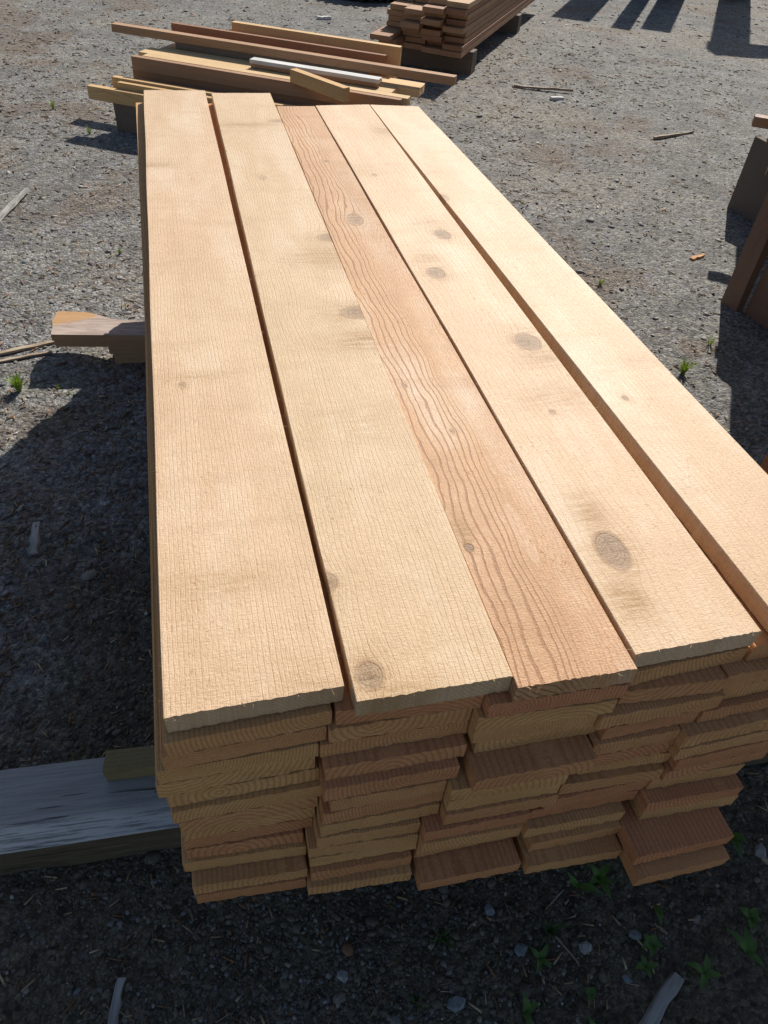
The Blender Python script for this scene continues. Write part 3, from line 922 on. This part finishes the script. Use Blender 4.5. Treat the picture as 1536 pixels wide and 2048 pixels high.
for ci, cdict in enumerate((C1, C2, C3, C4, C5)):
    for k, (x0, y0, x1, y1) in cdict.items():
        tone = TONE.get((ci, k), float(np.clip(rng.normal(0.30, 0.24), 0, 0.8)))
        ye = (2.895 if ci < 2 else 2.735) + rng.normal(0, 0.008)
        xs = rng.normal(0, 0.003)
        if k == 1:
            xs = -0.026 if ci == 0 else 0.0
        t = PITCH - abs(rng.normal(0.0009, 0.0006)) - 0.0004
        zt = TOP - k * PITCH - (PITCH - t) * 0.0
        # sit each board on the one below: its underside is at TOP-(k+1)*PITCH
        zt = TOP - (k + 1) * PITCH + t
        o, _, _ = corner_board('lumber_board', (x0, y0), (x1, y1), (x0 + xs, ye), (x1 + xs, ye + rng.normal(0, 0.004)), zt, t, M_fir, 22, 14,
                               c=0.0013, edge=0.0010, end=0.0006)
        o.color = (tone, rng.random(), rng.random(), rng.random())
        lay = 'lowest layer' if k == NL - 1 else ORD[k] + ' layer down'
        tn = 'reddish' if tone > 0.6 else ('brown' if tone > 0.3 else 'yellowish')
        tag(o, '%s sawn board, %s of the %s in the near stack' % (tn, COLN[ci], lay), 'lumber board', 'boards of the near stack')

# ------------------------------------------------------------------ the loose pile behind (front line from its left end, turned 25 degrees)
PA = R(-30.85)
PU = Vector((math.cos(PA), math.sin(PA), 0))
PN = Vector((-math.sin(PA), math.cos(PA), 0))
PO = Vector((-0.377, 5.307, 0))


def pile2(label, u0, u1, s0, s1, z0, z1, mat, tone, group='timbers of the loose pile', da=0.0, dz=0.0, name='timber'):
    """timber of the loose pile: along u, depth s, height z"""
    L = u1 - u0
    w = s1 - s0
    c = PO + PU * u0 + PN * (s0 + w / 2)
    o = box_board(name, (c.x, c.y, (z0 + z1) / 2), PA - math.pi / 2 + da, w, L, z1 - z0, mat, nx=4, ny=8, tone=tone, edge=0.0015, end=0.002)
    if dz:
        o.rotation_euler.x = math.atan2(dz, L)
    tag(o, label, 'timber', group)
    return o


pile2('amber timber on edge, lowest at the front of the loose pile', -0.15, 1.72, 0.0, 0.045, 0.165, 0.240, M_bright, 0.85)
pile2('short orange timber lying behind the lowest front timber of the loose pile', 0.035, 1.62, 0.055, 0.095, 0.168, 0.272, M_bright, 0.9)
pile2('orange timber with far-left end, third from the front of the loose pile', -0.03, 1.7, 0.103, 0.148, 0.166, 0.284, M_bright, 0.8)
pile2('dark red-brown timber under the tall front timber of the loose pile', 0.025, 1.72, 0.262, 0.300, 0.166, 0.2995, M_red, 0.75)
pile2('tall red-brown timber with bright top edge, front of the loose pile', 0.036, 1.815, 0.248, 0.291, 0.3005, 0.378, M_red, 0.62)
pile2('pale board lying flat behind the tall front timber of the loose pile', 0.085, 1.845, 0.296, 0.366, 0.334, 0.3790, M_bright, 0.2)
pile2('pale board lying flat in the middle of the loose pile', 0.015, 1.72, 0.374, 0.525, 0.334, 0.3765, M_bright, 0.3)
pile2('wide pale board under the long beam of the loose pile', 0.08, 1.85, 0.532, 0.70, 0.332, 0.3770, M_bright, 0.25)
pile2('board lying flat under the two rear timbers of the loose pile', 0.20, 1.6, 0.71, 0.92, 0.334, 0.3775, M_fir, 0.4)
for i, (s0, s1) in enumerate(((0.305, 0.43), (0.45, 0.58), (0.60, 0.74), (0.76, 0.90))):
    pile2('%s hidden lower board of the loose pile counted from its front' % ORD[i], 0.1 + 0.03 * i, 1.70 - 0.04 * i, s0, s1, 0.1655, 0.3315, M_red, 0.5)
pile2('dark plank on edge carrying the long beam of the loose pile', 0.17, 1.50, 0.575, 0.615, 0.3795, 0.4165, M_dark, 0.2)
pile2('long red-brown beam lying across the top of the loose pile', -0.29, 2.06, 0.572, 0.634, 0.4175, 0.4640, M_red, 0.50)
pile2('dark red plank on edge behind the long beam of the loose pile', 0.07, 1.57, 0.722, 0.756, 0.3785, 0.488, M_red, 0.95)
pile2('bright orange timber on edge at the back of the loose pile', 0.455, 1.628, 0.842, 0.892, 0.3785, 0.520, M_bright, 0.7)
pile2('silvery white plank lying on top of the loose pile', 0.776, 1.625, 0.415, 0.485, 0.4025, 0.4245, M_silver, 0.0)
pile2('brown plank beneath the silvery white plank of the loose pile', 0.78, 1.615, 0.418, 0.483, 0.3800, 0.4018, M_red, 0.5)
# short block lying askew on the pile
o = box_board('timber', (0.728, 4.945, 0.4165), R(-58.0) - math.pi / 2, 0.052, 0.465, 0.070, M_bright, nx=4, ny=6, tone=0.95, edge=0.0015)
tag(o, 'short orange timber block lying askew on the loose pile', 'timber', 'timbers of the loose pile')
# supports of the pile
for u0, lab in ((0.0, 'dark support block under the left end of the loose pile'), (1.30, 'dark support block under the right end of the loose pile')):
    c = PO + PU * (u0 + 0.10) + PN * 0.02
    o = box_board('support_block', (c.x, c.y, 0.0765), PA, 0.19, 0.88, 0.176, M_dark, nx=4, ny=6, tone=0.2, edge=0.002, end=0.003)
    tag(o, lab, 'wood block', 'supports of the loose pile')

# ------------------------------------------------------------------ the far dark stack (turned, its end towards us)
FA = R(56.5)
FU = Vector((math.cos(FA), math.sin(FA), 0))           # away from us
FV = Vector((-math.sin(FA), math.cos(FA), 0))          # to the left along its end
FO = Vector((2.37, 6.56, 0.0))
NF = 9
FP = 0.0415
for k in range(NF):
    vpos = 0.0 + rng.uniform(0.0, 0.02)
    widths = [0.175, 0.165, 0.17, 0.16]
    for c_ in range(4):
        w = widths[c_] + rng.uniform(-0.012, 0.01)
        u0 = rng.uniform(-0.02, 0.13)
        if (k, c_) in ((0, 0), (1, 0), (0, 1)):
            u0 = rng.uniform(-0.02, 0.01)
        if (k, c_) == (2, 3):
            u0 = -0.24
        if (k, c_) == (1, 3):
            u0 = -0.12
        if (k, c_) in ((4, 2), (5, 1), (7, 1)):
            u0 = -0.07
        if k >= 7 and c_ >= 2:
            u0 = 0.30
        p = FO + FU * u0 + FV * (vpos + w / 2)
        z0 = 0.165 + k * FP
        o = box_board('stacked_board', (p.x, p.y, z0 + FP / 2 - 0.001), FA - math.pi / 2, w, 3.6 + rng.uniform(-0.08, 0.08), FP - 0.003 - rng.uniform(0, 0.003), M_red,
                      nx=3, ny=4, tone=float(rng.uniform(0.45, 0.95)), edge=0.001)
        if k == NF - 1 and c_ < 2:
            o.color[0] = 0.2
        vpos += w + rng.uniform(0.003, 0.012)
        lay = 'top layer' if k == NF - 1 else ('bottom layer' if k == 0 else '%s layer up' % ORD[k])
        tag(o, 'red-brown board, %s from the right in the %s of the far stack' % (ORD[c_], lay), 'lumber board', 'boards of the far stack')
for u_, lab in ((0.35, 'dark timber block under the near end of the far stack'), (2.25, 'dark timber block under the back end of the far stack')):
    p = FO + FU * u_ + FV * -0.03
    o = box_board('support_block', (p.x, p.y, 0.0745), FA, 0.14, 0.74, 0.178, M_dark, nx=3, ny=5, tone=0.1, edge=0.003)
    tag(o, lab, 'wood block', 'supports of the far stack')

# ------------------------------------------------------------------ the stack at the right edge, on upright plank supports
RA = R(55.7)
RU = Vector((math.cos(RA), math.sin(RA), 0))
RV = Vector((math.sin(RA), -math.cos(RA), 0))     # to the right


def upright(label, x, y, rz, w, d, h, mat, tone):
    """upright plank: stands on its end"""
    me = board_mesh('support_plank', w, w, 0, h, h, d, 4, 6, edge=0.0015, end=0.003)
    me.materials.append(mat)
    o = bpy.data.objects.new('support_plank', me)
    COL.objects.link(o)
    # local y -> world z, local x -> along rz
    c, s = math.cos(rz), math.sin(rz)
    o.matrix_world = Matrix(((c, 0, s, x), (s, 0, -c, y), (0, 1, 0, -0.02), (0, 0, 0, 1)))
    o.color = (tone, rng.random(), rng.random(), rng.random())
    tag(o, label, 'plank', 'upright supports of the right stack')
    return o


upright('brown upright plank at the right edge, nearest support of the right stack', 2.505, 2.690, R(-83), 0.105, 0.045, 0.557, M_dark, 0.8)
upright('grey-brown upright plank set back behind the brown upright at the right edge', 2.575, 2.49, R(-81), 0.27, 0.045, 0.555, M_dark, 0.6)
upright('second grey upright plank of the near support, furthest right', 2.76, 2.27, R(-35), 0.30, 0.05, 0.555, M_dark, 0.4)
upright('dark grey upright plank under the white-topped strip at the right edge', 3.285, 3.66, R(-80), 0.37, 0.055, 0.42, M_dark, 0.1)
upright('dark upright plank behind the far support at the right edge', 3.50, 3.53, R(-35), 0.34, 0.06, 0.42, M_dark, 0.3)
# spacer strip whose end pokes out to the left
M_white = simple('whitened_wood', (0.55, 0.53, 0.50), (0.72, 0.70, 0.67), 25, stretch=0.3)
o = box_board('spacer_strip', (2.985, 3.61, 0.552), R(-34) - math.pi / 2, 0.065, 0.95, 0.048, M_plank_end, nx=3, ny=5, tone=0.95)  # silvery top colour stands in for sun glare on the strip
tag(o, 'spacer strip with glare-coloured top poking out at the right edge of the yard', 'wood strip')
o = box_board('spacer_strip', (2.50, 2.83, 0.552), R(-34) - math.pi / 2, 0.05, 0.60, 0.048, M_dark, nx=3, ny=5, tone=0.95)
o.location = (2.585, 2.915, 0.552)
tag(o, 'shorter spacer strip above the near upright planks, beyond the right edge', 'wood strip')
for r_i in range(7):
    for c_i in range(3):
        q0 = Vector((1.86, 1.72, 0)) + RU * (0.06 * rng.random()) + RV * (0.15 + 0.31 * c_i)
        o = box_board('timber_cant', (q0.x, q0.y, 0.637 + 0.118 * r_i), RA - math.pi / 2, 0.30, 3.9, 0.117, M_red, nx=3, ny=6, tone=0.8)
        tag(o, 'squared timber, %s from the left, %s up in the stack beyond the right edge' % (ORD[c_i], ORD[r_i]), 'timber', 'timbers of the right stack')

# ------------------------------------------------------------------ timbers just beyond the frame, which throw the shadows at the top
AZ = Vector((math.sin(R(SUN_AZ)), math.cos(R(SUN_AZ)), 0))
for n_, (sx, sy, w) in enumerate(((4.60, 9.22, 0.45), (5.03, 8.785, 0.22), (5.47, 8.76, 0.34))):
    H = 2.0
    p = Vector((sx, sy, 0)) + AZ * (H / math.tan(R(SUN_EL)))
    for k in range(4):
        o = box_board('timber_cant', (p.x, p.y, 0.24 + k * 0.50), R(90 - SUN_AZ) - math.pi / 2, w, 1.6, 0.499, M_red, nx=3, ny=4, tone=0.7, edge=0.004)
        tag(o, 'heavy squared timber, %s from the ground in the %s pile beyond the top edge' % (ORD[k], ORD[n_]), 'timber', 'timbers beyond the top edge')
# added unseen portal further right: posts and beam shaped to throw a shadow
H = 3.1
pb = Vector((5.62, 7.66, 0)) + AZ * (H / math.tan(R(SUN_EL)))
shadow_caster = empty('shadow_portal', pb, R(-12))
for nm, x0, x1, z0, z1 in (('post', -0.02, 0.32, -0.1, H - 0.301), ('post', 1.9, 2.2, -0.1, H - 0.301), ('cross_beam', -0.05, 2.4, H - 0.30, H)):
    me = board_mesh(nm, x1 - x0, x1 - x0, 0, 0.3, 0.3, z1 - z0, 3, 3, edge=0.004)
    me.materials.append(M_dark)
    pt = bpy.data.objects.new(nm, me)
    COL.objects.link(pt)
    pt.parent = shadow_caster
    pt.location = ((x0 + x1) / 2, 0, (z0 + z1) / 2)
    pt.color = (0.4, 0.4, 0.4, 0.4)
for n_, (x_, y_, w_, L_, nl) in enumerate(((1.00, 0.66, 0.315, 0.47, 4), (1.155, 0.70, 0.20, 0.18, 8), (1.50, 0.66, 0.30, 0.40, 6), (1.82, 0.62, 0.30, 0.45, 6))):  # added heaps, kept out of view, that shade the lower right ground
    for r_i in range(4 if n_ == 1 else 0, nl):
        o = box_board('shade_block', (x_, y_ + 0.01 * rng.random(), 0.068 + 0.152 * r_i), R(-1), w_, L_, 0.151, M_dark, nx=3, ny=4, tone=0.6, edge=0.003)
        tag(o, 'added shade block, %s up in the %s unseen heap beyond the near stack' % (ORD[r_i], ORD[n_]), 'timber', 'added shade blocks right of the near stack')
tag(shadow_caster, 'added shadow-casting portal of two posts and a beam beyond the top right corner', 'portal')


def tyre(label, loc, rot, R0, r0):
    t = empty('tyre', loc)
    t.rotation_euler = rot
    n, mseg = 48, 14
    v, f = [], []
    for i in range(n):
        a = 2 * math.pi * i / n
        for j in range(mseg):
            b = 2 * math.pi * j / mseg
            sq = abs(math.cos(b)) ** 0.6 * (1 if math.cos(b) > 0 else -1)
            rr = R0 + r0 * sq
            v.append((rr * math.cos(a), rr * math.sin(a), r0 * 1.15 * abs(math.sin(b)) ** 0.7 * (1 if math.sin(b) > 0 else -1)))
    for i in range(n):
        for j in range(mseg):
            f.append((i * mseg + j, ((i + 1) % n) * mseg + j, ((i + 1) % n) * mseg + (j + 1) % mseg, i * mseg + (j + 1) % mseg))
    mesh_obj('carcass', v, f, M_rubber, t, smooth=True)
    lug = None
    for i in range(28):
        a = 2 * math.pi * i / 28
        if lug is None:
            vv = [(x, y, z) for x in (-0.02, 0.02) for y in (-0.03, 0.03) for z in (-r0, r0)]
            ff = [(0, 1, 3, 2), (4, 6, 7, 5), (0, 4, 5, 1), (2, 3, 7, 6), (0, 2, 6, 4), (1, 5, 7, 3)]
            o = mesh_obj('tread_lug', vv, ff, M_rubber, t)
            lug = o.data
        else:
            o = bpy.data.objects.new('tread_lug', lug)
            COL.objects.link(o)
            o.parent = t
        o.location = ((R0 + r0) * math.cos(a), (R0 + r0) * math.sin(a), 0)
        o.rotation_euler = (0.35, 0, a)
    tag(t, label, 'tyre')
    return t


tyre('black tyre lying flat at the top edge of the yard', (2.32, 10.30, 0.12), (0, 0, 0), 0.38, 0.12)


# ------------------------------------------------------------------ chips, sticks, plants
def chip(name, label, cat, x, y, L, w, rz, mat, thick=0.006, taper=0.5, group=None):
    """a split sliver: uneven outline, thick in the middle"""
    n = 7
    v = []
    for i in range(n):
        s = i / (n - 1)
        ww = w * (0.35 + 0.65 * math.sin(math.pi * min(0.5, s * 1.2 + 0.2)) ** 0.7) * (1 - taper * s) * rng.uniform(0.85, 1.1)
        cx = rng.normal(0, w * 0.06)
        h = thick * rng.uniform(0.7, 1.1)
        v += [(cx - ww / 2, s * L, 0), (cx + ww / 2, s * L, 0), (cx + ww * 0.4, s * L, h), (cx - ww * 0.35, s * L, h * 0.9)]
    f = [(3, 2, 1, 0), (4 * n - 4, 4 * n - 3, 4 * n - 2, 4 * n - 1)]
    for i in range(n - 1):
        for j in range(4):
            a_, b_ = i * 4 + j, i * 4 + (j + 1) % 4
            f.append((a_, b_, b_ + 4, a_ + 4))
    o = mesh_obj(name, v, f, mat)
    o.location = (x, y, gz(x, y) + 0.003)
    o.rotation_euler = (rng.normal(0, 0.04), rng.normal(0, 0.06), rz)
    o.color = (0.4, 0.5, 0.5, 0.5)
    tag(o, label, cat, group)
    return o


chip('wood_chip', 'pale split wood chip lying in the shade left of the near stack', 'wood chip', -0.539, 1.573, 0.135, 0.035, R(2), M_chip, 0.010, 0.3)
chip('wood_chip', 'tiny white chip just above the pale chip at the left', 'wood chip', -0.599, 1.763, 0.030, 0.018, R(-30), M_chip)
chip('wood_chip', 'grey split stick at the bottom edge of the picture, left', 'wood chip', -0.305, 0.363, 0.085, 0.020, R(-12), M_chip, 0.006, 0.2)
chip('wood_chip', 'broad grey stick at the bottom right corner of the yard', 'wood chip', 0.610, 0.125, 0.17, 0.036, R(-60), M_chip, 0.008, 0.3)
chip('stick', 'thin tan twig in front of the near stack', 'twig', 0.548, 0.381, 0.088, 0.0045, R(-63), M_stick, 0.004, 0.2)
chip('stick', 'thin dry twig by the grass tuft at the bottom', 'twig', 0.574, 0.275, 0.06, 0.003, R(25), M_stick, 0.003, 0.2)
chip('stick', 'pale bleached stick at the left edge of the yard', 'stick', -0.925, 3.913, 0.42, 0.045, R(-16), M_chip, 0.014, 0.4)
chip('stick', 'tan stick lying on the gravel beyond the near stack', 'stick', 2.815, 6.421, 0.50, 0.035, R(-112), M_stick, 0.02, 0.6)
chip('stick', 'dark twig on the gravel toward the right stack', 'twig', 3.424, 5.105, 0.42, 0.03, R(-74), M_stick, 0.02, 0.7)
chip('wood_chip', 'orange chip on the gravel near the upright planks', 'wood chip', 2.580, 3.190, 0.11, 0.035, R(-70), M_fir, 0.01, 0.4)
chip('wood_chip', 'white scrap on the gravel beyond the near stack', 'wood chip', 3.005, 6.070, 0.12, 0.05, R(-80), M_white, 0.02, 0.3)
chip('wood_chip', 'white scrap on the gravel behind the loose pile', 'wood chip', 1.564, 8.866, 0.15, 0.06, R(-85), M_white, 0.03, 0.3)
chip('stick', 'dry bark strip lying on gravel left of the back bearer', 'bark', -0.764, 2.684, 0.26, 0.03, R(-72), M_stick, 0.008, 0.3)
chip('stick', 'reddish bark strip below the other at the left edge', 'bark', -0.784, 2.627, 0.22, 0.02, R(-80), M_stick, 0.006, 0.3)
chip('wood_chip', 'pinkish bark-edged sliver at the right of the near stack', 'wood chip', 1.092, 0.328, 0.055, 0.012, R(38), M_stick, 0.007, 0.2)


def stone(label, x, y, s, tint_mat_, flat=0.5):
    v = ICO * (1 + rng.normal(0, 0.13, (12, 1))) * np.array([s * 1.2, s * 0.9, s * flat])
    o = mesh_obj('stone', v, ICF, tint_mat_)
    md = o.modifiers.new('round', 'SUBSURF')
    md.levels = md.render_levels = 1
    md.subdivision_type = 'SIMPLE'
    o.location = (x, y, gz(x, y) + s * 0.15)
    o.rotation_euler = (rng.normal(0, 0.2), rng.normal(0, 0.2), rng.random() * 6)
    tag(o, label, 'stone', 'larger stones in front of the near stack')
    return o


M_bl = simple('blue_grey_stone', (0.16, 0.18, 0.20), (0.26, 0.28, 0.29), 70, 0.75)
M_gs = simple('pale_grey_stone', (0.24, 0.24, 0.235), (0.36, 0.36, 0.34), 70, 0.75)
for x, y, s, mt, lab in ((0.471, 0.326, 0.014, M_bl, 'blue-grey stone below the middle of the near stack'),
                         (0.599, 0.298, 0.013, M_gs, 'pale grey stone right of the blue-grey stone'),
                         (0.709, 0.295, 0.014, M_bl, 'blue stone below the twig at lower right'),
                         (0.434, 0.406, 0.013, M_bl, 'grey stone just under the front boards'),
                         (0.318, 0.266, 0.020, M_bl, 'large blue-grey stone at the bottom edge'),
                         (0.118, 0.360, 0.012, M_gs, 'small pale stone at bottom centre-left'),
                         (0.656, 0.230, 0.010, M_bl, 'small blue stone between the weeds at lower right'),
                         (1.068, 0.385, 0.016, M_gs, 'pale mottled stone right of the lowest boards')):
    stone(lab, x, y, s, mt)


def leaf_mesh(L, w, curl, fold):
    n = 7
    v, f = [], []
    for i in range(n):
        s = i / (n - 1)
        ww = w * math.sin(math.pi * (0.06 + 0.94 * s) ** 0.8) * 0.5 + (0.0006 if i < n - 1 else 0)
        y = L * s
        z = curl * L * math.sin(s * 2.0) - 0.25 * L * s * s
        v += [(-ww, y, z + fold * ww), (0, y, z), (ww, y, z + fold * ww)]
    for i in range(n - 1):
        a_ = i * 3
        f += [(a_, a_ + 1, a_ + 4, a_ + 3), (a_ + 1, a_ + 2, a_ + 5, a_ + 4)]
    return v, f


WS = 1.15


def weed(label, x, y, leaves, stem=0.012):
    """seedling: a stem and separate leaves (angle deg, length, width, rise)"""
    t = empty('weed_plant', (x, y, gz(x, y)))
    sv, sf = [], []
    for k in range(5):
        r_ = 0.0012 * (1 - k * 0.12)
        for j in range(5):
            an = 2 * math.pi * j / 5
            sv.append((r_ * math.cos(an), r_ * math.sin(an), -0.006 + (stem + 0.006) * k / 4))
    for k in range(4):
        for j in range(5):
            a_, b_ = k * 5 + j, k * 5 + (j + 1) % 5
            sf.append((a_, b_, b_ + 5, a_ + 5))
    mesh_obj('stem', sv, sf, M_leaf, t)
    for (an, L, w, rise) in leaves:
        v, f = leaf_mesh(L * WS, w * WS, 0.25 + rng.uniform(-0.05, 0.1), 0.35)
        o = mesh_obj('leaf', v, f, M_leaf, t, smooth=True)
        o.location = (0, 0, stem * rng.uniform(0.7, 1.0))
        o.rotation_euler = (R(rise), rng.normal(0, 0.15), R(an))
    tag(t, label, 'weed', 'weeds in front of the near stack')


weed('leafy weed with pointed leaves under the front boards, right of the middle', 0.676, 0.409,
     [(20, .034, .012, 35), (-70, .036, .012, 20), (110, .030, .011, 20), (190, .040, .013, 5), (-140, .030, .011, 15)], 0.022)
weed('weed with one broad leaf left of the leafy weed', 0.627, 0.404, [(-120, .042, .013, 5), (10, .034, .011, 45), (80, .02, .009, 30)], 0.018)
weed('tall-leaved weed at the right edge below the lowest boards', 0.915, 0.215, [(30, .055, .013, 25), (-60, .028, .012, 15), (-150, .03, .011, 10), (-20, .04, .014, 20)], 0.012)
weed('weed with spreading leaves at lower right', 0.810, 0.203, [(60, .04, .012, 15), (130, .034, .012, 10), (-30, .032, .012, 15), (-110, .028, .010, 10)], 0.01)
weed('small upright weed at the bottom edge', 0.441, 0.225, [(5, .036, .012, 45), (-80, .026, .010, 10), (175, .026, .01, 5)], 0.01)
weed('crinkled green weed right of the pale grey stone', 0.730, 0.271, [(20, .022, .014, 20), (-40, .02, .014, 15), (95, .024, .014, 15), (150, .02, .012, 10), (-110, .02, .012, 10)], 0.008)
weed('weed growing against the right end of the lowest boards', 1.011, 0.429, [(-150, .035, .013, 25), (170, .05, .014, 5), (60, .03, .012, 30)], 0.02)
weed('weed poking out beneath the lowest right board', 0.772, 0.336, [(170, .035, .011, 5), (-170, .025, .01, 10)], 0.012)
weed('small round-leaved weed at the bottom right of the picture', 0.574, 0.222, [(40, .014, .011, 15), (-60, .014, .011, 10), (150, .013, .01, 10)], 0.006)
weed('small weed with pale leaves at the right edge', 0.958, 0.270, [(40, .026, .016, 15), (-60, .024, .015, 10), (150, .024, .014, 10), (-120, .02, .013, 8)], 0.008)


def tuft(label, x, y, n, L, mat=None, spread=0.5):
    v, f = [], []
    for i in range(n):
        an = rng.random() * 6.28
        ln = L * rng.uniform(0.5, 1.1)
        lean = rng.uniform(0.15, 1.0) * spread
        d = Vector((math.cos(an), math.sin(an), 0))
        sd = Vector((-d.y, d.x, 0)) * (L * 0.028)
        p0 = d * (L * 0.08 * rng.random())
        p1 = p0 + d * (ln * 0.45 * lean) + Vector((0, 0, ln * 0.5))
        p2 = p1 + d * (ln * 0.55 * lean * 1.6) + Vector((0, 0, ln * 0.38 * (1 - lean * 0.7)))
        b = len(v)
        th = d * (L * 0.01)
        v += [p0 - sd, p0 + sd, p1 - sd * 0.8, p1 + sd * 0.8, p2, p0 + th, p1 + th]
        f += [(b, b + 1, b + 3, b + 2), (b + 2, b + 3, b + 4), (b + 1, b + 5, b + 6, b + 3), (b + 5, b, b + 2, b + 6), (b + 3, b + 6, b + 4), (b + 6, b + 2, b + 4)]
    o = mesh_obj('grass_tuft', v, f, mat or M_grass)
    o.location = (x, y, gz(x, y) - 0.002)
    tag(o, label, 'grass', 'grass tufts in the yard')
    return o


weed('low weed with narrow leaves under the second lowest board from the right', 0.500, 0.300, [(30, .026, .008, 20), (-50, .030, .009, 10), (140, .028, .008, 12), (-140, .024, .008, 8)], 0.008)
weed('young weed left of the broad grey stick', 0.555, 0.165, [(10, .024, .010, 30), (-90, .026, .010, 10), (120, .022, .009, 12)], 0.008)
weed('weed with two long leaves at the right edge of the picture', 0.985, 0.165, [(15, .05, .014, 25), (-70, .04, .013, 12), (140, .03, .011, 10)], 0.012)
weed('dark weed under the corner of the lowest right board', 0.700, 0.240, [(0, .02, .010, 20), (90, .022, .010, 10), (-100, .024, .010, 10), (180, .02, .009, 10)], 0.006)
tuft('bright grass tuft in the sun left of the back bearer', -0.664, 2.427, 110, 0.085)
tuft('tiny yellow-green tuft below the back bearer', -0.529, 2.420, 14, 0.03)
tuft('tiny yellow-green tuft at the edge of the stack shadow', -0.489, 2.374, 12, 0.025)
tuft('grass sprig left of the near stack above the bearer', -0.327, 3.513, 20, 0.05)
tuft('sparse grass tuft near the upright planks', 1.937, 2.965, 26, 0.06)
tuft('grass tuft right of the near stack by the shadow edge', 1.937, 2.184, 60, 0.09)
tuft('small sprig standing in the shadow edge of the upright planks', 2.186, 2.375, 12, 0.08)
tuft('pale tuft far left between the pile shadows', -0.534, 5.262, 30, 0.06)
tuft('pale tuft above the pile shadows at far left', -0.784, 5.769, 30, 0.07)
tuft('thin-bladed dark grass tuft in front of the near stack', 0.541, 0.342, 22, 0.05, M_leaf, 1.0)
tuft('thin grass wisps under the front left of the near stack', 0.323, 0.376, 14, 0.045, M_leaf, 1.0)
tuft('grass wisps at the bottom edge of the picture', 0.245, 0.282, 14, 0.035, M_leaf, 1.0)
